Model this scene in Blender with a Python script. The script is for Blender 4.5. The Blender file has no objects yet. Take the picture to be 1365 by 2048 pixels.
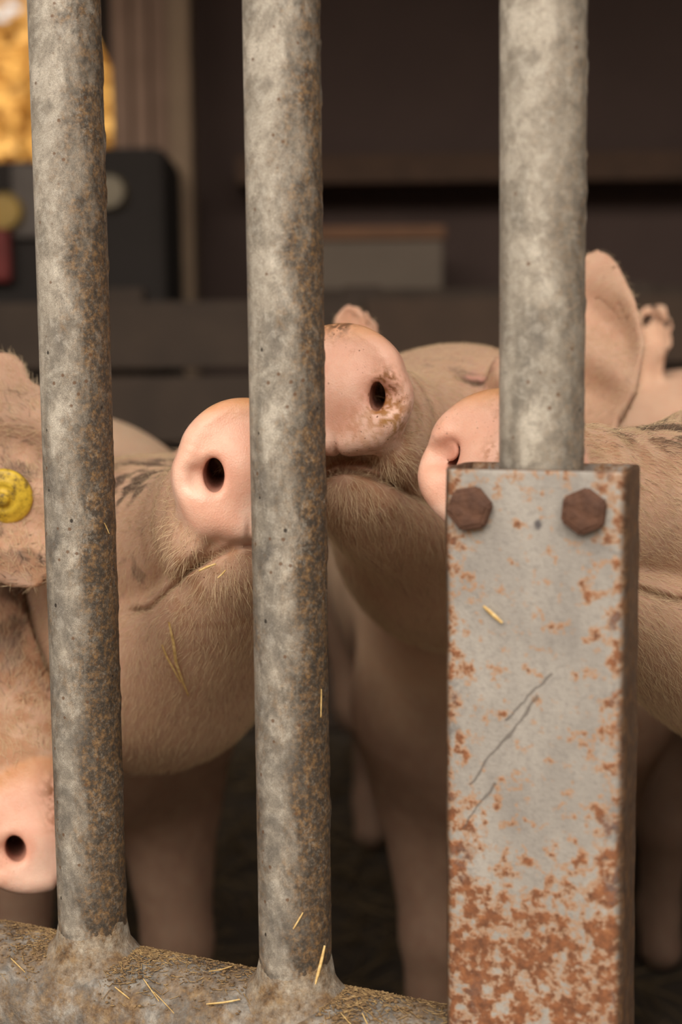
import bpy, bmesh, math, random
import numpy as np
from mathutils import Vector, Matrix

# ---------------------------------------------------------------- camera, world, light, exposure
SC = bpy.context.scene
COL = SC.collection
W, H, FPX = 1365.0, 2048.0, 2844.0
PITCH, ROLL, CAMZ = 0.1085, -0.0111, 0.80
_f = np.array([0, math.cos(PITCH), -math.sin(PITCH)])
_u = np.array([0, math.sin(PITCH), math.cos(PITCH)])
_r = np.array([1.0, 0, 0])
CR = _r * math.cos(ROLL) + _u * math.sin(ROLL)
CU = -_r * math.sin(ROLL) + _u * math.cos(ROLL)
CF = _f
CP = np.array([0, 0, CAMZ])
def at(px, py, dep):
    """world point at a depth along the optical axis for a pixel of the 1365x2048 frame"""
    return CP + dep * (CF + (px - W / 2) / FPX * CR + (H / 2 - py) / FPX * CU)

cam = bpy.data.cameras.new('camera')
cam.sensor_fit = 'VERTICAL'; cam.sensor_height = 36.0; cam.sensor_width = 24.0
cam.lens = FPX / H * 36.0
cam.clip_start = 0.02; cam.clip_end = 300
cam.dof.use_dof = True; cam.dof.focus_distance = 0.855; cam.dof.aperture_fstop = 4.2
cam.dof.aperture_blades = 9
camo = bpy.data.objects.new('camera', cam); COL.objects.link(camo)
M3 = Matrix(((CR[0], CU[0], -CF[0]), (CR[1], CU[1], -CF[1]), (CR[2], CU[2], -CF[2])))
camo.matrix_world = Matrix.Translation(Vector(CP)) @ M3.to_4x4()
SC.camera = camo

world = bpy.data.worlds.new('overcast_sky'); SC.world = world; world.use_nodes = True
bg = world.node_tree.nodes['Background']
bg.inputs['Color'].default_value = (1.0, 0.93, 0.84, 1); bg.inputs['Strength'].default_value = 0.95

sun = bpy.data.lights.new('veiled_sun', 'SUN'); sun.energy = 3.5; sun.angle = math.radians(60)
sun.color = (1.0, 0.89, 0.75)
suno = bpy.data.objects.new('veiled_sun', sun); COL.objects.link(suno)
suno.rotation_euler = Vector((0.13, 0.80, -0.50)).to_track_quat('-Z', 'Y').to_euler()
suno.location = (-3, -4, 5)

SC.view_settings.view_transform = 'Standard'; SC.view_settings.look = 'None'
SC.view_settings.gamma = 1.0; SC.view_settings.use_curve_mapping = False
SC.view_settings.exposure = 0.32
SC.cycles.max_bounces = 8
SC.cycles.use_denoising = True

RNG = np.random.default_rng(7)
random.seed(7)

# ---------------------------------------------------------------- small helpers
def tag(o, label=None, cat=None, group=None, kind=None):
    if label: o['label'] = label
    if cat: o['category'] = cat
    if group: o['group'] = group
    if kind: o['kind'] = kind
    return o
def empty(name, loc=(0, 0, 0), rz=0):
    o = bpy.data.objects.new(name, None); COL.objects.link(o)
    o.location = loc; o.rotation_euler = (0, 0, rz); o.empty_display_size = .05
    return o
def link(name, me, m, parent=None, loc=None, rot=None, smooth=False):
    o = bpy.data.objects.new(name, me); COL.objects.link(o)
    if m: me.materials.append(m)
    if parent: o.parent = parent
    if loc is not None: o.location = loc
    if rot is not None: o.rotation_euler = rot
    if smooth: me.polygons.foreach_set('use_smooth', [True] * len(me.polygons))
    return o
def bmobj(name, bm, m, parent=None, loc=None, rot=None, smooth=False):
    me = bpy.data.meshes.new(name); bm.normal_update(); bm.to_mesh(me); bm.free()
    return link(name, me, m, parent, loc, rot, smooth)
def box(bm, lo, hi, bev=0.0, seg=2):
    r = bmesh.ops.create_cube(bm, size=1)
    vs = r['verts']
    for v in vs:
        v.co = Vector([lo[i] + (v.co[i] + .5) * (hi[i] - lo[i]) for i in range(3)])
    if bev > 0:
        es = list({e for v in vs for e in v.link_edges})
        bmesh.ops.bevel(bm, geom=es, offset=bev, segments=seg, affect='EDGES', profile=.6)
    return bm
def npmesh(name, V, F):
    me = bpy.data.meshes.new(name)
    V = np.asarray(V, np.float32); F = np.asarray(F, np.int32)
    n, k = F.shape
    me.vertices.add(len(V)); me.vertices.foreach_set('co', V.ravel())
    me.loops.add(n * k); me.loops.foreach_set('vertex_index', F.ravel())
    me.polygons.add(n)
    me.polygons.foreach_set('loop_start', np.arange(0, n * k, k, dtype=np.int32))
    me.polygons.foreach_set('use_smooth', np.ones(n, bool))
    me.update(calc_edges=True); me.validate()
    return me
def grid_mesh(name, P, closed_u=True):
    """P[v][u] points -> quad mesh"""
    nv, nu, _ = P.shape
    F = []
    for j in range(nv - 1):
        for i in range(nu if closed_u else nu - 1):
            i2 = (i + 1) % nu
            F.append((j * nu + i, j * nu + i2, (j + 1) * nu + i2, (j + 1) * nu + i))
    return npmesh(name, P.reshape(-1, 3), F)

def _hash(ix, iy, iz, seed):
    h = (ix * 374761393 + iy * 668265263 + iz * 2147483647 + seed * 974711) & 0xffffffff
    h = ((h ^ (h >> 13)) * 1274126177) & 0xffffffff
    h = h ^ (h >> 16)
    return (h & 0xffff).astype(np.float32) / 65535.0
def vnoise(P, scale, seed=0):
    Q = np.asarray(P, np.float64) * scale + 1000.0
    I = np.floor(Q).astype(np.int64); f = (Q - I).astype(np.float32); f = f * f * (3 - 2 * f)
    out = np.zeros(len(Q), np.float32)
    for dx in (0, 1):
        wx = f[:, 0] if dx else 1 - f[:, 0]
        for dy in (0, 1):
            wy = f[:, 1] if dy else 1 - f[:, 1]
            for dz in (0, 1):
                wz = f[:, 2] if dz else 1 - f[:, 2]
                out += wx * wy * wz * _hash(I[:, 0] + dx, I[:, 1] + dy, I[:, 2] + dz, seed)
    return out
def fbm(P, scale, seed=0, oct=3):
    a, t, o = .5, 0, 0
    for k in range(oct):
        o = o + a * vnoise(P, scale * 2 ** k, seed + k); t += a; a *= .5
    return o / t
def sstep(a, b, x):
    t = np.clip((x - a) / (b - a), 0, 1)
    return t * t * (3 - 2 * t)

# ---------------------------------------------------------------- materials
class NT:
    def __init__(s, name):
        s.m = bpy.data.materials.new(name); s.m.use_nodes = True
        s.t = s.m.node_tree; s.b = s.t.nodes['Principled BSDF']
    def n(s, typ, **kw):
        x = s.t.nodes.new(typ)
        for k, v in kw.items():
            if k.startswith('i_'):
                key = k[2:]; key = int(key) if key.isdigit() else key.replace('_', ' ')
                x.inputs[key].default_value = v
            else: setattr(x, k, v)
        return x
    def l(s, a, b): s.t.links.new(a, b)
    def coord(s, scale=(1, 1, 1), kind='Object'):
        c = s.n('ShaderNodeTexCoord'); mp = s.n('ShaderNodeMapping')
        mp.inputs['Scale'].default_value = scale; s.l(c.outputs[kind], mp.inputs['Vector'])
        return mp.outputs['Vector']
    def noise(s, v, scale, detail=4, rough=.55, dist=0):
        x = s.n('ShaderNodeTexNoise'); x.inputs['Scale'].default_value = scale
        x.inputs['Detail'].default_value = detail; x.inputs['Roughness'].default_value = rough
        x.inputs['Distortion'].default_value = dist
        s.l(v, x.inputs['Vector']); return x.outputs['Fac']
    def vor(s, v, scale, feat='F1'):
        x = s.n('ShaderNodeTexVoronoi', feature=feat); x.inputs['Scale'].default_value = scale
        s.l(v, x.inputs['Vector']); return x
    def ramp(s, v, stops):
        x = s.n('ShaderNodeValToRGB'); e = x.color_ramp.elements
        while len(e) < len(stops): e.new(.5)
        for q, (p, c) in zip(e, stops):
            q.position = p; q.color = (*c, 1) if not isinstance(c, (int, float)) else (c, c, c, 1)
        s.l(v, x.inputs['Fac']); return x.outputs['Color']
    def math(s, op, a, b=None, c=None, clamp=False):
        x = s.n('ShaderNodeMath', operation=op); x.use_clamp = clamp
        for i, q in enumerate((a, b, c)):
            if q is None: continue
            if isinstance(q, (int, float)): x.inputs[i].default_value = q
            else: s.l(q, x.inputs[i])
        return x.outputs[0]
    def mix(s, fac, a, b, blend='MIX'):
        x = s.n('ShaderNodeMix', data_type='RGBA', blend_type=blend)
        for k, q in ((0, fac), (6, a), (7, b)):
            if isinstance(q, (int, float)): x.inputs[k].default_value = q
            elif isinstance(q, tuple): x.inputs[k].default_value = (*q, 1)
            else: s.l(q, x.inputs[k])
        return x.outputs[2]
    def bump(s, h, strength=.3, dist=.001, nrm=None):
        x = s.n('ShaderNodeBump'); x.inputs['Strength'].default_value = strength
        x.inputs['Distance'].default_value = dist; s.l(h, x.inputs['Height'])
        if nrm is not None: s.l(nrm, x.inputs['Normal'])
        return x.outputs['Normal']
    def base(s, c):
        if isinstance(c, tuple): s.b.inputs['Base Color'].default_value = (*c, 1)
        else: s.l(c, s.b.inputs['Base Color'])
    def set(s, **kw):
        for k, v in kw.items(): s.b.inputs[k.replace('_', ' ')].default_value = v

def plain(name, c, rough=.7, metal=0, c2=None, sc=20, bump=0):
    t = NT(name); t.set(Roughness=rough, Metallic=metal)
    v = t.coord()
    n = t.noise(v, sc)
    t.base(t.mix(t.math('MULTIPLY_ADD', n, 1.6, -.3, clamp=True), c, c2 or tuple(x * .6 for x in c)))
    if bump: t.l(t.bump(n, bump, .004), t.b.inputs['Normal'])
    return t.m

def galvanised(name, rust=1.0):
    """weathered zinc: mottled spangle, pits, rust and dung caked to one side and towards the foot"""
    t = NT(name); v = t.coord()
    sep = t.n('ShaderNodeSeparateXYZ'); t.l(v, sep.inputs[0])
    big = t.noise(t.coord((1, 1, .42)), 40, 4, .62, .9)
    mid = t.noise(v, 150, 5, .72, .5)
    fine = t.noise(v, 2600, 2, .8)
    blob = t.n('ShaderNodeTexVoronoi', feature='SMOOTH_F1'); blob.inputs['Scale'].default_value = 62; blob.inputs['Smoothness'].default_value = .35
    warp = t.n('ShaderNodeVectorMath', operation='ADD'); nw = t.n('ShaderNodeTexNoise'); nw.inputs['Scale'].default_value = 130
    t.l(v, nw.inputs['Vector']); sc_ = t.n('ShaderNodeVectorMath', operation='SCALE'); sc_.inputs['Scale'].default_value = .016
    t.l(nw.outputs['Color'], sc_.inputs[0]); t.l(v, warp.inputs[0]); t.l(sc_.outputs[0], warp.inputs[1]); t.l(warp.outputs[0], blob.inputs['Vector'])
    bsep = t.n('ShaderNodeSeparateColor'); t.l(blob.outputs['Color'], bsep.inputs[0])
    mixv = t.math('ADD', t.math('MULTIPLY', big, .80), t.math('MULTIPLY', bsep.outputs['Red'], .20))
    zinc = t.ramp(mixv, [(.26, (.150, .134, .116)), (.40, (.240, .212, .176)), (.54, (.335, .297, .248)), (.68, (.50, .455, .392))])
    zinc = t.mix(t.math('MULTIPLY', t.ramp(mid, [(.50, 0.0), (.62, 1.0)]), .42), zinc, (.52, .485, .43))
    zinc = t.mix(t.math('MULTIPLY', t.ramp(mid, [(.36, 1.0), (.46, 0.0)]), .38), zinc, (.14, .122, .105))
    gr = t.ramp(fine, [(.38, .50), (.50, 1.0), (.62, 1.6)])
    zinc = t.mix(.8, zinc, gr, 'MULTIPLY')
    lowd = t.math('MULTIPLY_ADD', sep.outputs['Z'], -1.9, 1.62, clamp=True)
    slate = t.math('MULTIPLY', lowd, t.ramp(t.math('ADD', mixv, t.math('MULTIPLY', t.noise(v, 75, 4, .7), .4)), [(.52, 1.0), (.78, 0.0)]))
    zinc = t.mix(t.math('MULTIPLY', slate, .88), zinc, t.mix(.7, (.105, .096, .088), gr, 'MULTIPLY'))
    # caked dirt on the +x side, more towards the foot
    low = t.math('MULTIPLY_ADD', sep.outputs['Z'], -1.7, 1.62)        # z local = height above the floor
    side = t.math('MULTIPLY_ADD', sep.outputs['X'], 62.0, -.24)
    nd = t.noise(t.coord((1, 1, .5)), 60, 6, .75, .4)
    lside = t.math('MULTIPLY_ADD', sep.outputs['X'], -46.0, -.45)
    side = t.math('MAXIMUM', side, lside)
    m = t.math('ADD', side, t.math('MULTIPLY', low, .42))
    m = t.math('ADD', m, t.math('MULTIPLY_ADD', nd, 3.4, -1.76))
    m = t.math('ADD', m, t.math('MULTIPLY_ADD', sep.outputs['Z'], -22.0, 22.0 * .462, clamp=True))
    m = t.math('MULTIPLY', m, rust, clamp=True)
    m = t.math('MULTIPLY', m, t.ramp(t.noise(v, 420, 3, .8), [(.3, .55), (.5, 1.0)]))
    rustc = t.ramp(t.noise(v, 260, 5, .75), [(.32, (.030, .025, .022)), (.47, (.062, .044, .030)), (.58, (.17, .096, .042)), (.72, (.34, .21, .09))])
    c = t.mix(t.math('MULTIPLY', m, .96), zinc, rustc)
    # scattered rust freckles and dark pits
    vo = t.vor(v, 120); c1 = t.ramp(vo.outputs['Distance'], [(.10, 1.0), (.16, 0.0)])
    pick = t.ramp(vo.outputs['Color'], [(.46, 0.0), (.50, 1.0)])
    c = t.mix(t.math('MULTIPLY', t.math('MULTIPLY', c1, pick), .8), c, (.12, .055, .022))
    vo2 = t.vor(t.coord((1, 1, .8)), 78); c2 = t.ramp(vo2.outputs['Distance'], [(.062, 1.0), (.085, 0.0)])
    pick2 = t.ramp(vo2.outputs['Color'], [(.40, 0.0), (.45, 1.0)])
    pit = t.math('MULTIPLY', c2, pick2)
    c = t.mix(t.math('MULTIPLY', pit, .92), c, (.022, .016, .012))
    t.base(c)
    t.set(Metallic=.12, Roughness=.58)
    hgt = t.math('ADD', t.math('MULTIPLY', fine, .5), t.math('MULTIPLY', m, .9))
    hgt = t.math('SUBTRACT', hgt, pit)
    t.l(t.bump(hgt, .4, .0005), t.b.inputs['Normal'])
    return t.m

def rusty_plate():
    t = NT('rusty_grey_steel'); v = t.coord()
    sep = t.n('ShaderNodeSeparateXYZ'); t.l(v, sep.inputs[0])
    g = t.ramp(t.noise(t.coord((1, 1, .5)), 30, 4, .6), [(.3, (.27, .25, .235)), (.5, (.36, .335, .31)), (.7, (.43, .40, .37))])
    g = t.mix(t.math('MULTIPLY', t.ramp(t.noise(v, 260, 3, .7), [(.36, 1.0), (.5, 0.0)]), .35), g, (.20, .185, .175))
    # rust: edges and the lower half; blotches with orange halo
    ex = t.math('MULTIPLY_ADD', t.math('ABSOLUTE', sep.outputs['X']), 42.0, -.95, clamp=True)
    top = t.math('MULTIPLY_ADD', sep.outputs['Z'], 40.0, -29.00, clamp=True)
    low = t.math('MULTIPLY_ADD', sep.outputs['Z'], -12.0, 6.95, clamp=True)
    n1 = t.math('ADD', t.math('MULTIPLY', t.noise(v, 90, 3, .6), .6), t.math('MULTIPLY', t.noise(v, 230, 3, .6), .4))
    k = t.math('ADD', t.math('MULTIPLY', ex, .118), t.math('MULTIPLY', low, .135))
    k = t.math('ADD', k, t.math('MULTIPLY_ADD', top, .10, .036))
    k = t.math('MINIMUM', k, .185)
    r = t.math('ADD', n1, k)
    halo = t.ramp(r, [(.585, 0.0), (.64, .75), (.75, 1.0)])
    core = t.ramp(r, [(.645, 0.0), (.70, 1.0)])
    c = t.mix(t.math('MULTIPLY', halo, .85), g, (.43, .225, .105))
    rc = t.ramp(t.noise(v, 240, 3, .6), [(.3, (.13, .052, .026)), (.6, (.27, .105, .045)), (.8, (.36, .16, .07))])
    c = t.mix(core, c, rc)
    # bluish bare patches and dark pits
    blu = t.ramp(t.noise(v, 55, 4, .7, .5), [(.55, 0.0), (.66, 1.0)])
    c = t.mix(t.math('MULTIPLY', t.math('MULTIPLY', blu, ex), .7), c, (.13, .125, .13))
    vo = t.vor(v, 70); d = t.ramp(vo.outputs['Distance'], [(.07, 1.0), (.13, 0.0)])
    pk = t.ramp(vo.outputs['Color'], [(.64, 0.0), (.68, 1.0)])
    c = t.mix(t.math('MULTIPLY', t.math('MULTIPLY', d, pk), .85), c, (.04, .033, .035))
    # two long scratches across the face
    for (cx, cz, ang, half, wd) in ((-.0150, .602, .93, .031, .0008), (-.028, .566, .98, .016, .0006), (-.002, .626, .78, .018, .0007)):
        dx = t.math('SUBTRACT', sep.outputs['X'], cx); dz = t.math('SUBTRACT', sep.outputs['Z'], cz)
        wob = t.math('MULTIPLY_ADD', t.noise(v, 70, 2), .008, -.004)
        u = t.math('ADD', t.math('MULTIPLY', dx, math.cos(ang)), t.math('MULTIPLY', dz, math.sin(ang)))
        w = t.math('ADD', t.math('ADD', t.math('MULTIPLY', dx, -math.sin(ang)), t.math('MULTIPLY', dz, math.cos(ang))), wob)
        mk = t.math('MULTIPLY', t.math('LESS_THAN', t.math('ABSOLUTE', u), half), t.math('LESS_THAN', t.math('ABSOLUTE', w), wd))
        c = t.mix(t.math('MULTIPLY', mk, .6), c, (.075, .060, .052))
    # a dark bruise in the paint between the bolts
    bx = t.math('POWER', t.math('SUBTRACT', sep.outputs['X'], .0030), 2.0); bz = t.math('POWER', t.math('SUBTRACT', sep.outputs['Z'], .7150), 2.0)
    br = t.math('ADD', t.math('SQRT', t.math('ADD', bx, bz)), t.math('MULTIPLY_ADD', t.noise(v, 300, 2), .003, -.0015))
    c = t.mix(t.ramp(t.math('MULTIPLY', br, 100.0), [(.14, .85), (.30, 0.0)]), c, (.055, .05, .06))
    # the returned side walls are rusted through
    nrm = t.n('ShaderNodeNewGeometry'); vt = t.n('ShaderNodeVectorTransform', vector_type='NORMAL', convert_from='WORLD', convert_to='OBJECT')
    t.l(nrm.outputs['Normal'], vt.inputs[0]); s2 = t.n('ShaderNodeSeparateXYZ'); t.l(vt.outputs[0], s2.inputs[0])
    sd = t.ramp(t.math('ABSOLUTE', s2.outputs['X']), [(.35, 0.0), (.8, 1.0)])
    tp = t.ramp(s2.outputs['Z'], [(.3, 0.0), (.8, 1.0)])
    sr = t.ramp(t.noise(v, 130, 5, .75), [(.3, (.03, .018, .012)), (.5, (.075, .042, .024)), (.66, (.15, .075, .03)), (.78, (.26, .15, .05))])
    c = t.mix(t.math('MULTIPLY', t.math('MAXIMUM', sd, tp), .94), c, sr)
    t.base(c); t.set(Metallic=.1, Roughness=.6)
    t.l(t.bump(t.math('ADD', t.math('MULTIPLY', core, .8), t.noise(v, 500, 3, .7)), .5, .0008), t.b.inputs['Normal'])
    return t.m

def skin_mat():
    t = NT('pig_skin'); v = t.coord()
    a = t.n('ShaderNodeAttribute', attribute_name='tint'); w = t.n('ShaderNodeAttribute', attribute_name='wet')
    d = t.n('ShaderNodeAttribute', attribute_name='dirt')
    c = a.outputs['Color']
    n = t.noise(v, 95, 4, .65)
    c = t.mix(t.math('MULTIPLY', t.ramp(n, [(.38, 1.0), (.62, 0.0)]), .22), c, t.mix(1.0, c, (.80, .52, .46), 'MULTIPLY'))
    # peppered grit
    vo = t.vor(v, 380); dot = t.ramp(t.math('ADD', vo.outputs['Distance'], t.math('MULTIPLY_ADD', t.noise(v, 700, 3, .7), 1.1, -.55)), [(.08, 1.0), (.20, 0.0)])
    pk = t.ramp(vo.outputs['Color'], [(.50, 0.0), (.56, 1.0)])
    gm = t.math('MULTIPLY', t.math('MULTIPLY', dot, pk), d.outputs['Fac'], clamp=True)
    c = t.mix(t.math('MULTIPLY', gm, .85), c, (.13, .045, .014))
    sm = t.math('MULTIPLY', t.ramp(t.noise(v, 150, 5, .7), [(.56, 0.0), (.68, 1.0)]), d.outputs['Fac'], clamp=True)
    c = t.mix(t.math('MULTIPLY', sm, .45), c, (.30, .13, .035))
    t.base(c)
    r = t.math('MULTIPLY_ADD', w.outputs['Fac'], -.42, .74)
    t.l(r, t.b.inputs['Roughness'])
    t.set(Subsurface_Weight=.22, Subsurface_Scale=.004, IOR=1.4)
    t.b.inputs['Subsurface Radius'].default_value = (1.0, .38, .22)
    cob = t.vor(v, 900).outputs['Distance']; pore = t.noise(v, 1500, 2, .6)
    wr = t.noise(t.coord((1, 1, 1)), 260, 3, .6)
    hgt = t.math('ADD', t.math('MULTIPLY', cob, .6), t.math('ADD', t.math('MULTIPLY', pore, .3), t.math('MULTIPLY', wr, .9)))
    hgt = t.math('MULTIPLY_ADD', gm, .8, hgt)
    t.l(t.bump(hgt, .35, .0006), t.b.inputs['Normal'])
    return t.m
def hair_mat():
    t = NT('pale_bristle')
    a = t.n('ShaderNodeAttribute', attribute_name='hue')
    t.base(a.outputs['Color']); t.set(Roughness=.45)
    t.b.inputs['Specular IOR Level'].default_value = .45
    return t.m
def straw_mat():
    t = NT('straw'); v = t.coord(kind='Generated')
    n = t.noise(t.coord((1, 1, 1)), 300, 3)
    t.base(t.ramp(n, [(.3, (.46, .29, .10)), (.5, (.68, .46, .18)), (.7, (.84, .64, .31))])); t.set(Roughness=.5)
    return t.m
def caked_mat():
    t = NT('caked_dung'); v = t.coord()
    n = t.noise(v, 260, 5, .75)
    t.base(t.ramp(n, [(.3, (.07, .042, .022)), (.5, (.19, .115, .055)), (.62, (.31, .20, .095)), (.75, (.46, .32, .15))]))
    t.set(Roughness=.9); t.l(t.bump(n, .8, .002), t.b.inputs['Normal']); return t.m

M_ZINC = galvanised('galvanised_bar', 1.0)
M_ZINC3 = galvanised('galvanised_bar_clean', .45)
M_PLATE = rusty_plate()
M_BOLT = plain('rusted_bolt', (.145, .066, .038), .8, .1, (.060, .027, .018), 160, .6)
def chaff_mat():
    t = NT('old_chaff'); n = t.noise(t.coord(), 300, 3)
    t.base(t.ramp(n, [(.3, (.15, .09, .04)), (.5, (.30, .19, .085)), (.7, (.50, .35, .16))])); t.set(Roughness=.7)
    return t.m
M_CHAFF = chaff_mat()
M_SKIN, M_HAIR, M_STRAW, M_CAKE = skin_mat(), hair_mat(), straw_mat(), caked_mat()

# ---------------------------------------------------------------- barn shell and yard
M_WOOD = plain('old_dark_timber', (.060, .040, .028), .85, 0, (.030, .020, .015), 9, .5)
M_WOOD2 = plain('brown_timber', (.10, .062, .040), .85, 0, (.055, .035, .024), 12, .5)
M_WALL = plain('sooty_boarding', (.074, .047, .040), .9, 0, (.052, .032, .028), 4, .3)
M_FLOOR = plain('trodden_floor', (.075, .055, .038), .95, 0, (.035, .026, .018), 14, .8)
M_GROUND = plain('yard_ground', (.40, .35, .285), .95, 0, (.30, .26, .21), 3, .5)

YB = 3.75                       # back wall
DX = at(236, 300, YB)[0]        # right jamb of the rear opening
def struct(name, bm, m): 
    o = bmobj(name, bm, m); tag(o, kind='structure'); return o
b = bmesh.new(); box(b, (-2.6, .55, -.10), (2.4, YB + .1, 0)); struct('floor', b, M_FLOOR)
b = bmesh.new(); box(b, (-60, -40, -.16), (60, 90, -.102)); struct('ground', b, M_GROUND)
b = bmesh.new(); box(b, (DX, YB, 0), (2.4, YB + .12, 2.5)); struct('wall_back', b, M_WALL)
b = bmesh.new(); box(b, (2.4, .9, 0), (2.5, YB + .12, 2.5)); struct('wall_right', b, M_WALL)
b = bmesh.new(); box(b, (-2.6, .9, 0), (-2.5, YB + .12, 2.5)); struct('wall_left', b, M_WALL)
b = bmesh.new(); box(b, (-2.7, .95, 2.5), (2.6, YB + .3, 2.6)); struct('ceiling', b, M_WALL)
zl = at(215, -30, YB)[2]
b = bmesh.new(); box(b, (-2.6, YB - .02, zl), (DX + .01, YB + .12, 2.5)); struct('trim_1', b, M_WALL)
# knee brace in the corner of the opening
p0, p1 = at(262, 130, YB - .03), at(176, -45, YB - .03)
b = bmesh.new(); dv = Vector(p1 - p0); box(b, (0, -.02, -.05), (dv.length, .02, .05), .004)
o = bmobj('trim_2', b, M_WOOD, None, Vector(p0), (0, -math.atan2(dv.z, dv.x), 0)); tag(o, kind='structure')
# jamb boarding and the paler corner post
xa, xb = at(236, 300, YB - .1)[0], at(350, 300, YB - .1)[0]
n = 3
M_JAMB = plain('jamb_boarding', (.36, .235, .175), .85, 0, (.26, .165, .12), 10, .5)
jw = empty('trim_3', (xa, YB - .1, 0)); tag(jw, kind='structure')
for i in range(n):
    b = bmesh.new(); wd = (xb - xa) / n
    box(b, (i * wd + .003, 0, 0), ((i + 1) * wd - .003, .08 - .006 * (i % 2), 2.49), .004); bmobj('board', b, M_JAMB, jw)
xc, xd = at(348, 300, YB - .22)[0], at(392, 300, YB - .22)[0]
b = bmesh.new(); box(b, (xc, YB - .24, 0), (xd, YB - .13, 2.49), .008); struct('trim_4', b, plain('pale_post', (.30, .21, .14), .85, 0, (.2, .14, .095), 10, .5))

# unseen wall added behind the camera to block low sky light
M_BLOCKER = plain('blocker_dark', (.13, .10, .08), .9, 0, (.08, .06, .05), 1.2)
b = bmesh.new(); box(b, (-9, -6.4, -.1), (9, -6.2, 3.4)); struct('sky_block_wall', b, M_BLOCKER)

# trees in autumn leaf beyond the rear opening
def tree(x, y, h, cr, seed, label, col):
    t = empty('autumn_tree', (x, y, -.1)); tag(t, label, 'tree', None)
    rs = np.random.default_rng(seed)
    m = plain('autumn_leaf_%d' % seed, col, .6, 0, tuple(c * .62 for c in col), .9)
    nv = 9; P = []
    for j in range(9):
        z = j / 8 * h * .8; r = .16 * (1 - .75 * j / 8); ox = .12 * math.sin(j * .9 + seed)
        P.append([(ox + r * math.cos(a), r * math.sin(a), z) for a in np.linspace(0, 2 * math.pi, nv, False)])
    link('trunk', grid_mesh('trunk', np.array(P)), M_WOOD2, t, None, None, True)
    n = 11000
    cl = rs.normal(size=(26, 3)); cl /= np.linalg.norm(cl, axis=1)[:, None]
    cl = cl * (rs.random((26, 1)) ** .5) * np.array([cr, cr, h * .42]) * .8 + np.array([0, 0, h * .56])
    k = rs.integers(0, 26, n); d = rs.normal(size=(n, 3)); d /= np.linalg.norm(d, axis=1)[:, None]
    c = cl[k] + d * (rs.random((n, 1)) ** .4) * cr * .42
    a = rs.normal(size=(n, 3)); a /= np.linalg.norm(a, axis=1)[:, None]
    e = np.cross(a, rs.normal(size=(n, 3))); e /= np.linalg.norm(e, axis=1)[:, None]
    s = .05 + .05 * rs.random((n, 1))
    V = np.stack([c - a * s, c + e * s * .5, c + a * s, c - e * s * .5], 1).reshape(-1, 3)
    f = link('foliage', npmesh('foliage', V, np.arange(n * 4).reshape(n, 4)), m, t)
    tag(f, kind='stuff')
for (px, y, h, cr, sd, lab, col) in ((10, 11.5, 4.75, 1.35, 3, 'golden leaved tree seen beyond the leftmost bar, under white sky', (.80, .46, .11)),
                                    (255, 14.8, 4.8, 1.1, 5, 'yellow green tree seen through the gap just right of the leftmost bar', (.70, .50, .14)),
                                    (-420, 17, 4.6, 1.9, 9, 'amber tree farthest out in the yard, off to the side of the rear opening', (.60, .30, .08))):
    tree(at(px, 300, y)[0], y, h, cr, sd, lab, col)

# dark parked machine in front of the jamb
def mach():
    D = 3.2
    x0, x1 = at(40, 400, D)[0], at(338, 400, D)[0]
    zt, zs = at(300, 300, D)[2], at(60, 325, D)[2]
    t = empty('parked_machine', (0, D, 0)); tag(t, 'dark boxy machine with a pale round lamp and red panel, parked by the rear opening', 'machine')
    mb = plain('black_paint', (.012, .009, .008), .85, 0, (.020, .014, .012), 5)
    mg = plain('grey_panel', (.13, .11, .10), .8)
    b = bmesh.new(); xm = x0 + (x1 - x0) * .52
    box(b, (xm, 0, .32), (x1, .42, zt), .03); bmobj('cab', b, mb, t)
    b = bmesh.new(); box(b, (x0 - .62, .02, .32), (xm - .002, .42, zs), .03); hd = bmobj('hood', b, mb, t)
    q0, q1 = at(34, 330, D)[0], at(100, 330, D)[0]
    b = bmesh.new(); box(b, (q0, -.004, at(60, 480, D)[2]), (q1, .018, at(60, 335, D)[2]), .01); bmobj('grille_panel', b, mg, hd)
    def disc(px, py, rr, col, name, par):
        p = at(px, py, D); b = bmesh.new()
        bmesh.ops.create_cone(b, cap_ends=True, segments=28, radius1=rr, radius2=rr * .82, depth=.03)
        bmobj(name, b, plain(name + '_lens', col, .3), par, (p[0], -.012, p[2]), (math.pi / 2, 0, 0))
    disc(228, 392, .042, (.20, .16, .10), 'headlamp', t)
    disc(22, 430, .045, (.40, .25, .04), 'marker_lamp', hd)
    b = bmesh.new(); p = at(-50, 505, D); q = at(32, 455, D); box(b, (p[0], -.02, p[2] - .07), (q[0], .02, q[2]), .012)
    bmobj('red_panel', b, plain('red_paint', (.17, .018, .016), .7), hd)
    for wx in (x0 - .02, x1 - .12):
        b = bmesh.new(); bmesh.ops.create_cone(b, cap_ends=True, segments=32, radius1=.30, radius2=.30, depth=.13)
        bmesh.ops.bevel(b, geom=[e for e in b.edges if len(e.link_faces) == 2 and e.calc_face_angle(0) > 1], offset=.03, segments=2, affect='EDGES')
        bmobj('wheel', b, mb, t, (wx, .28, .30), (0, math.pi / 2, 0))
mach()

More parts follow.
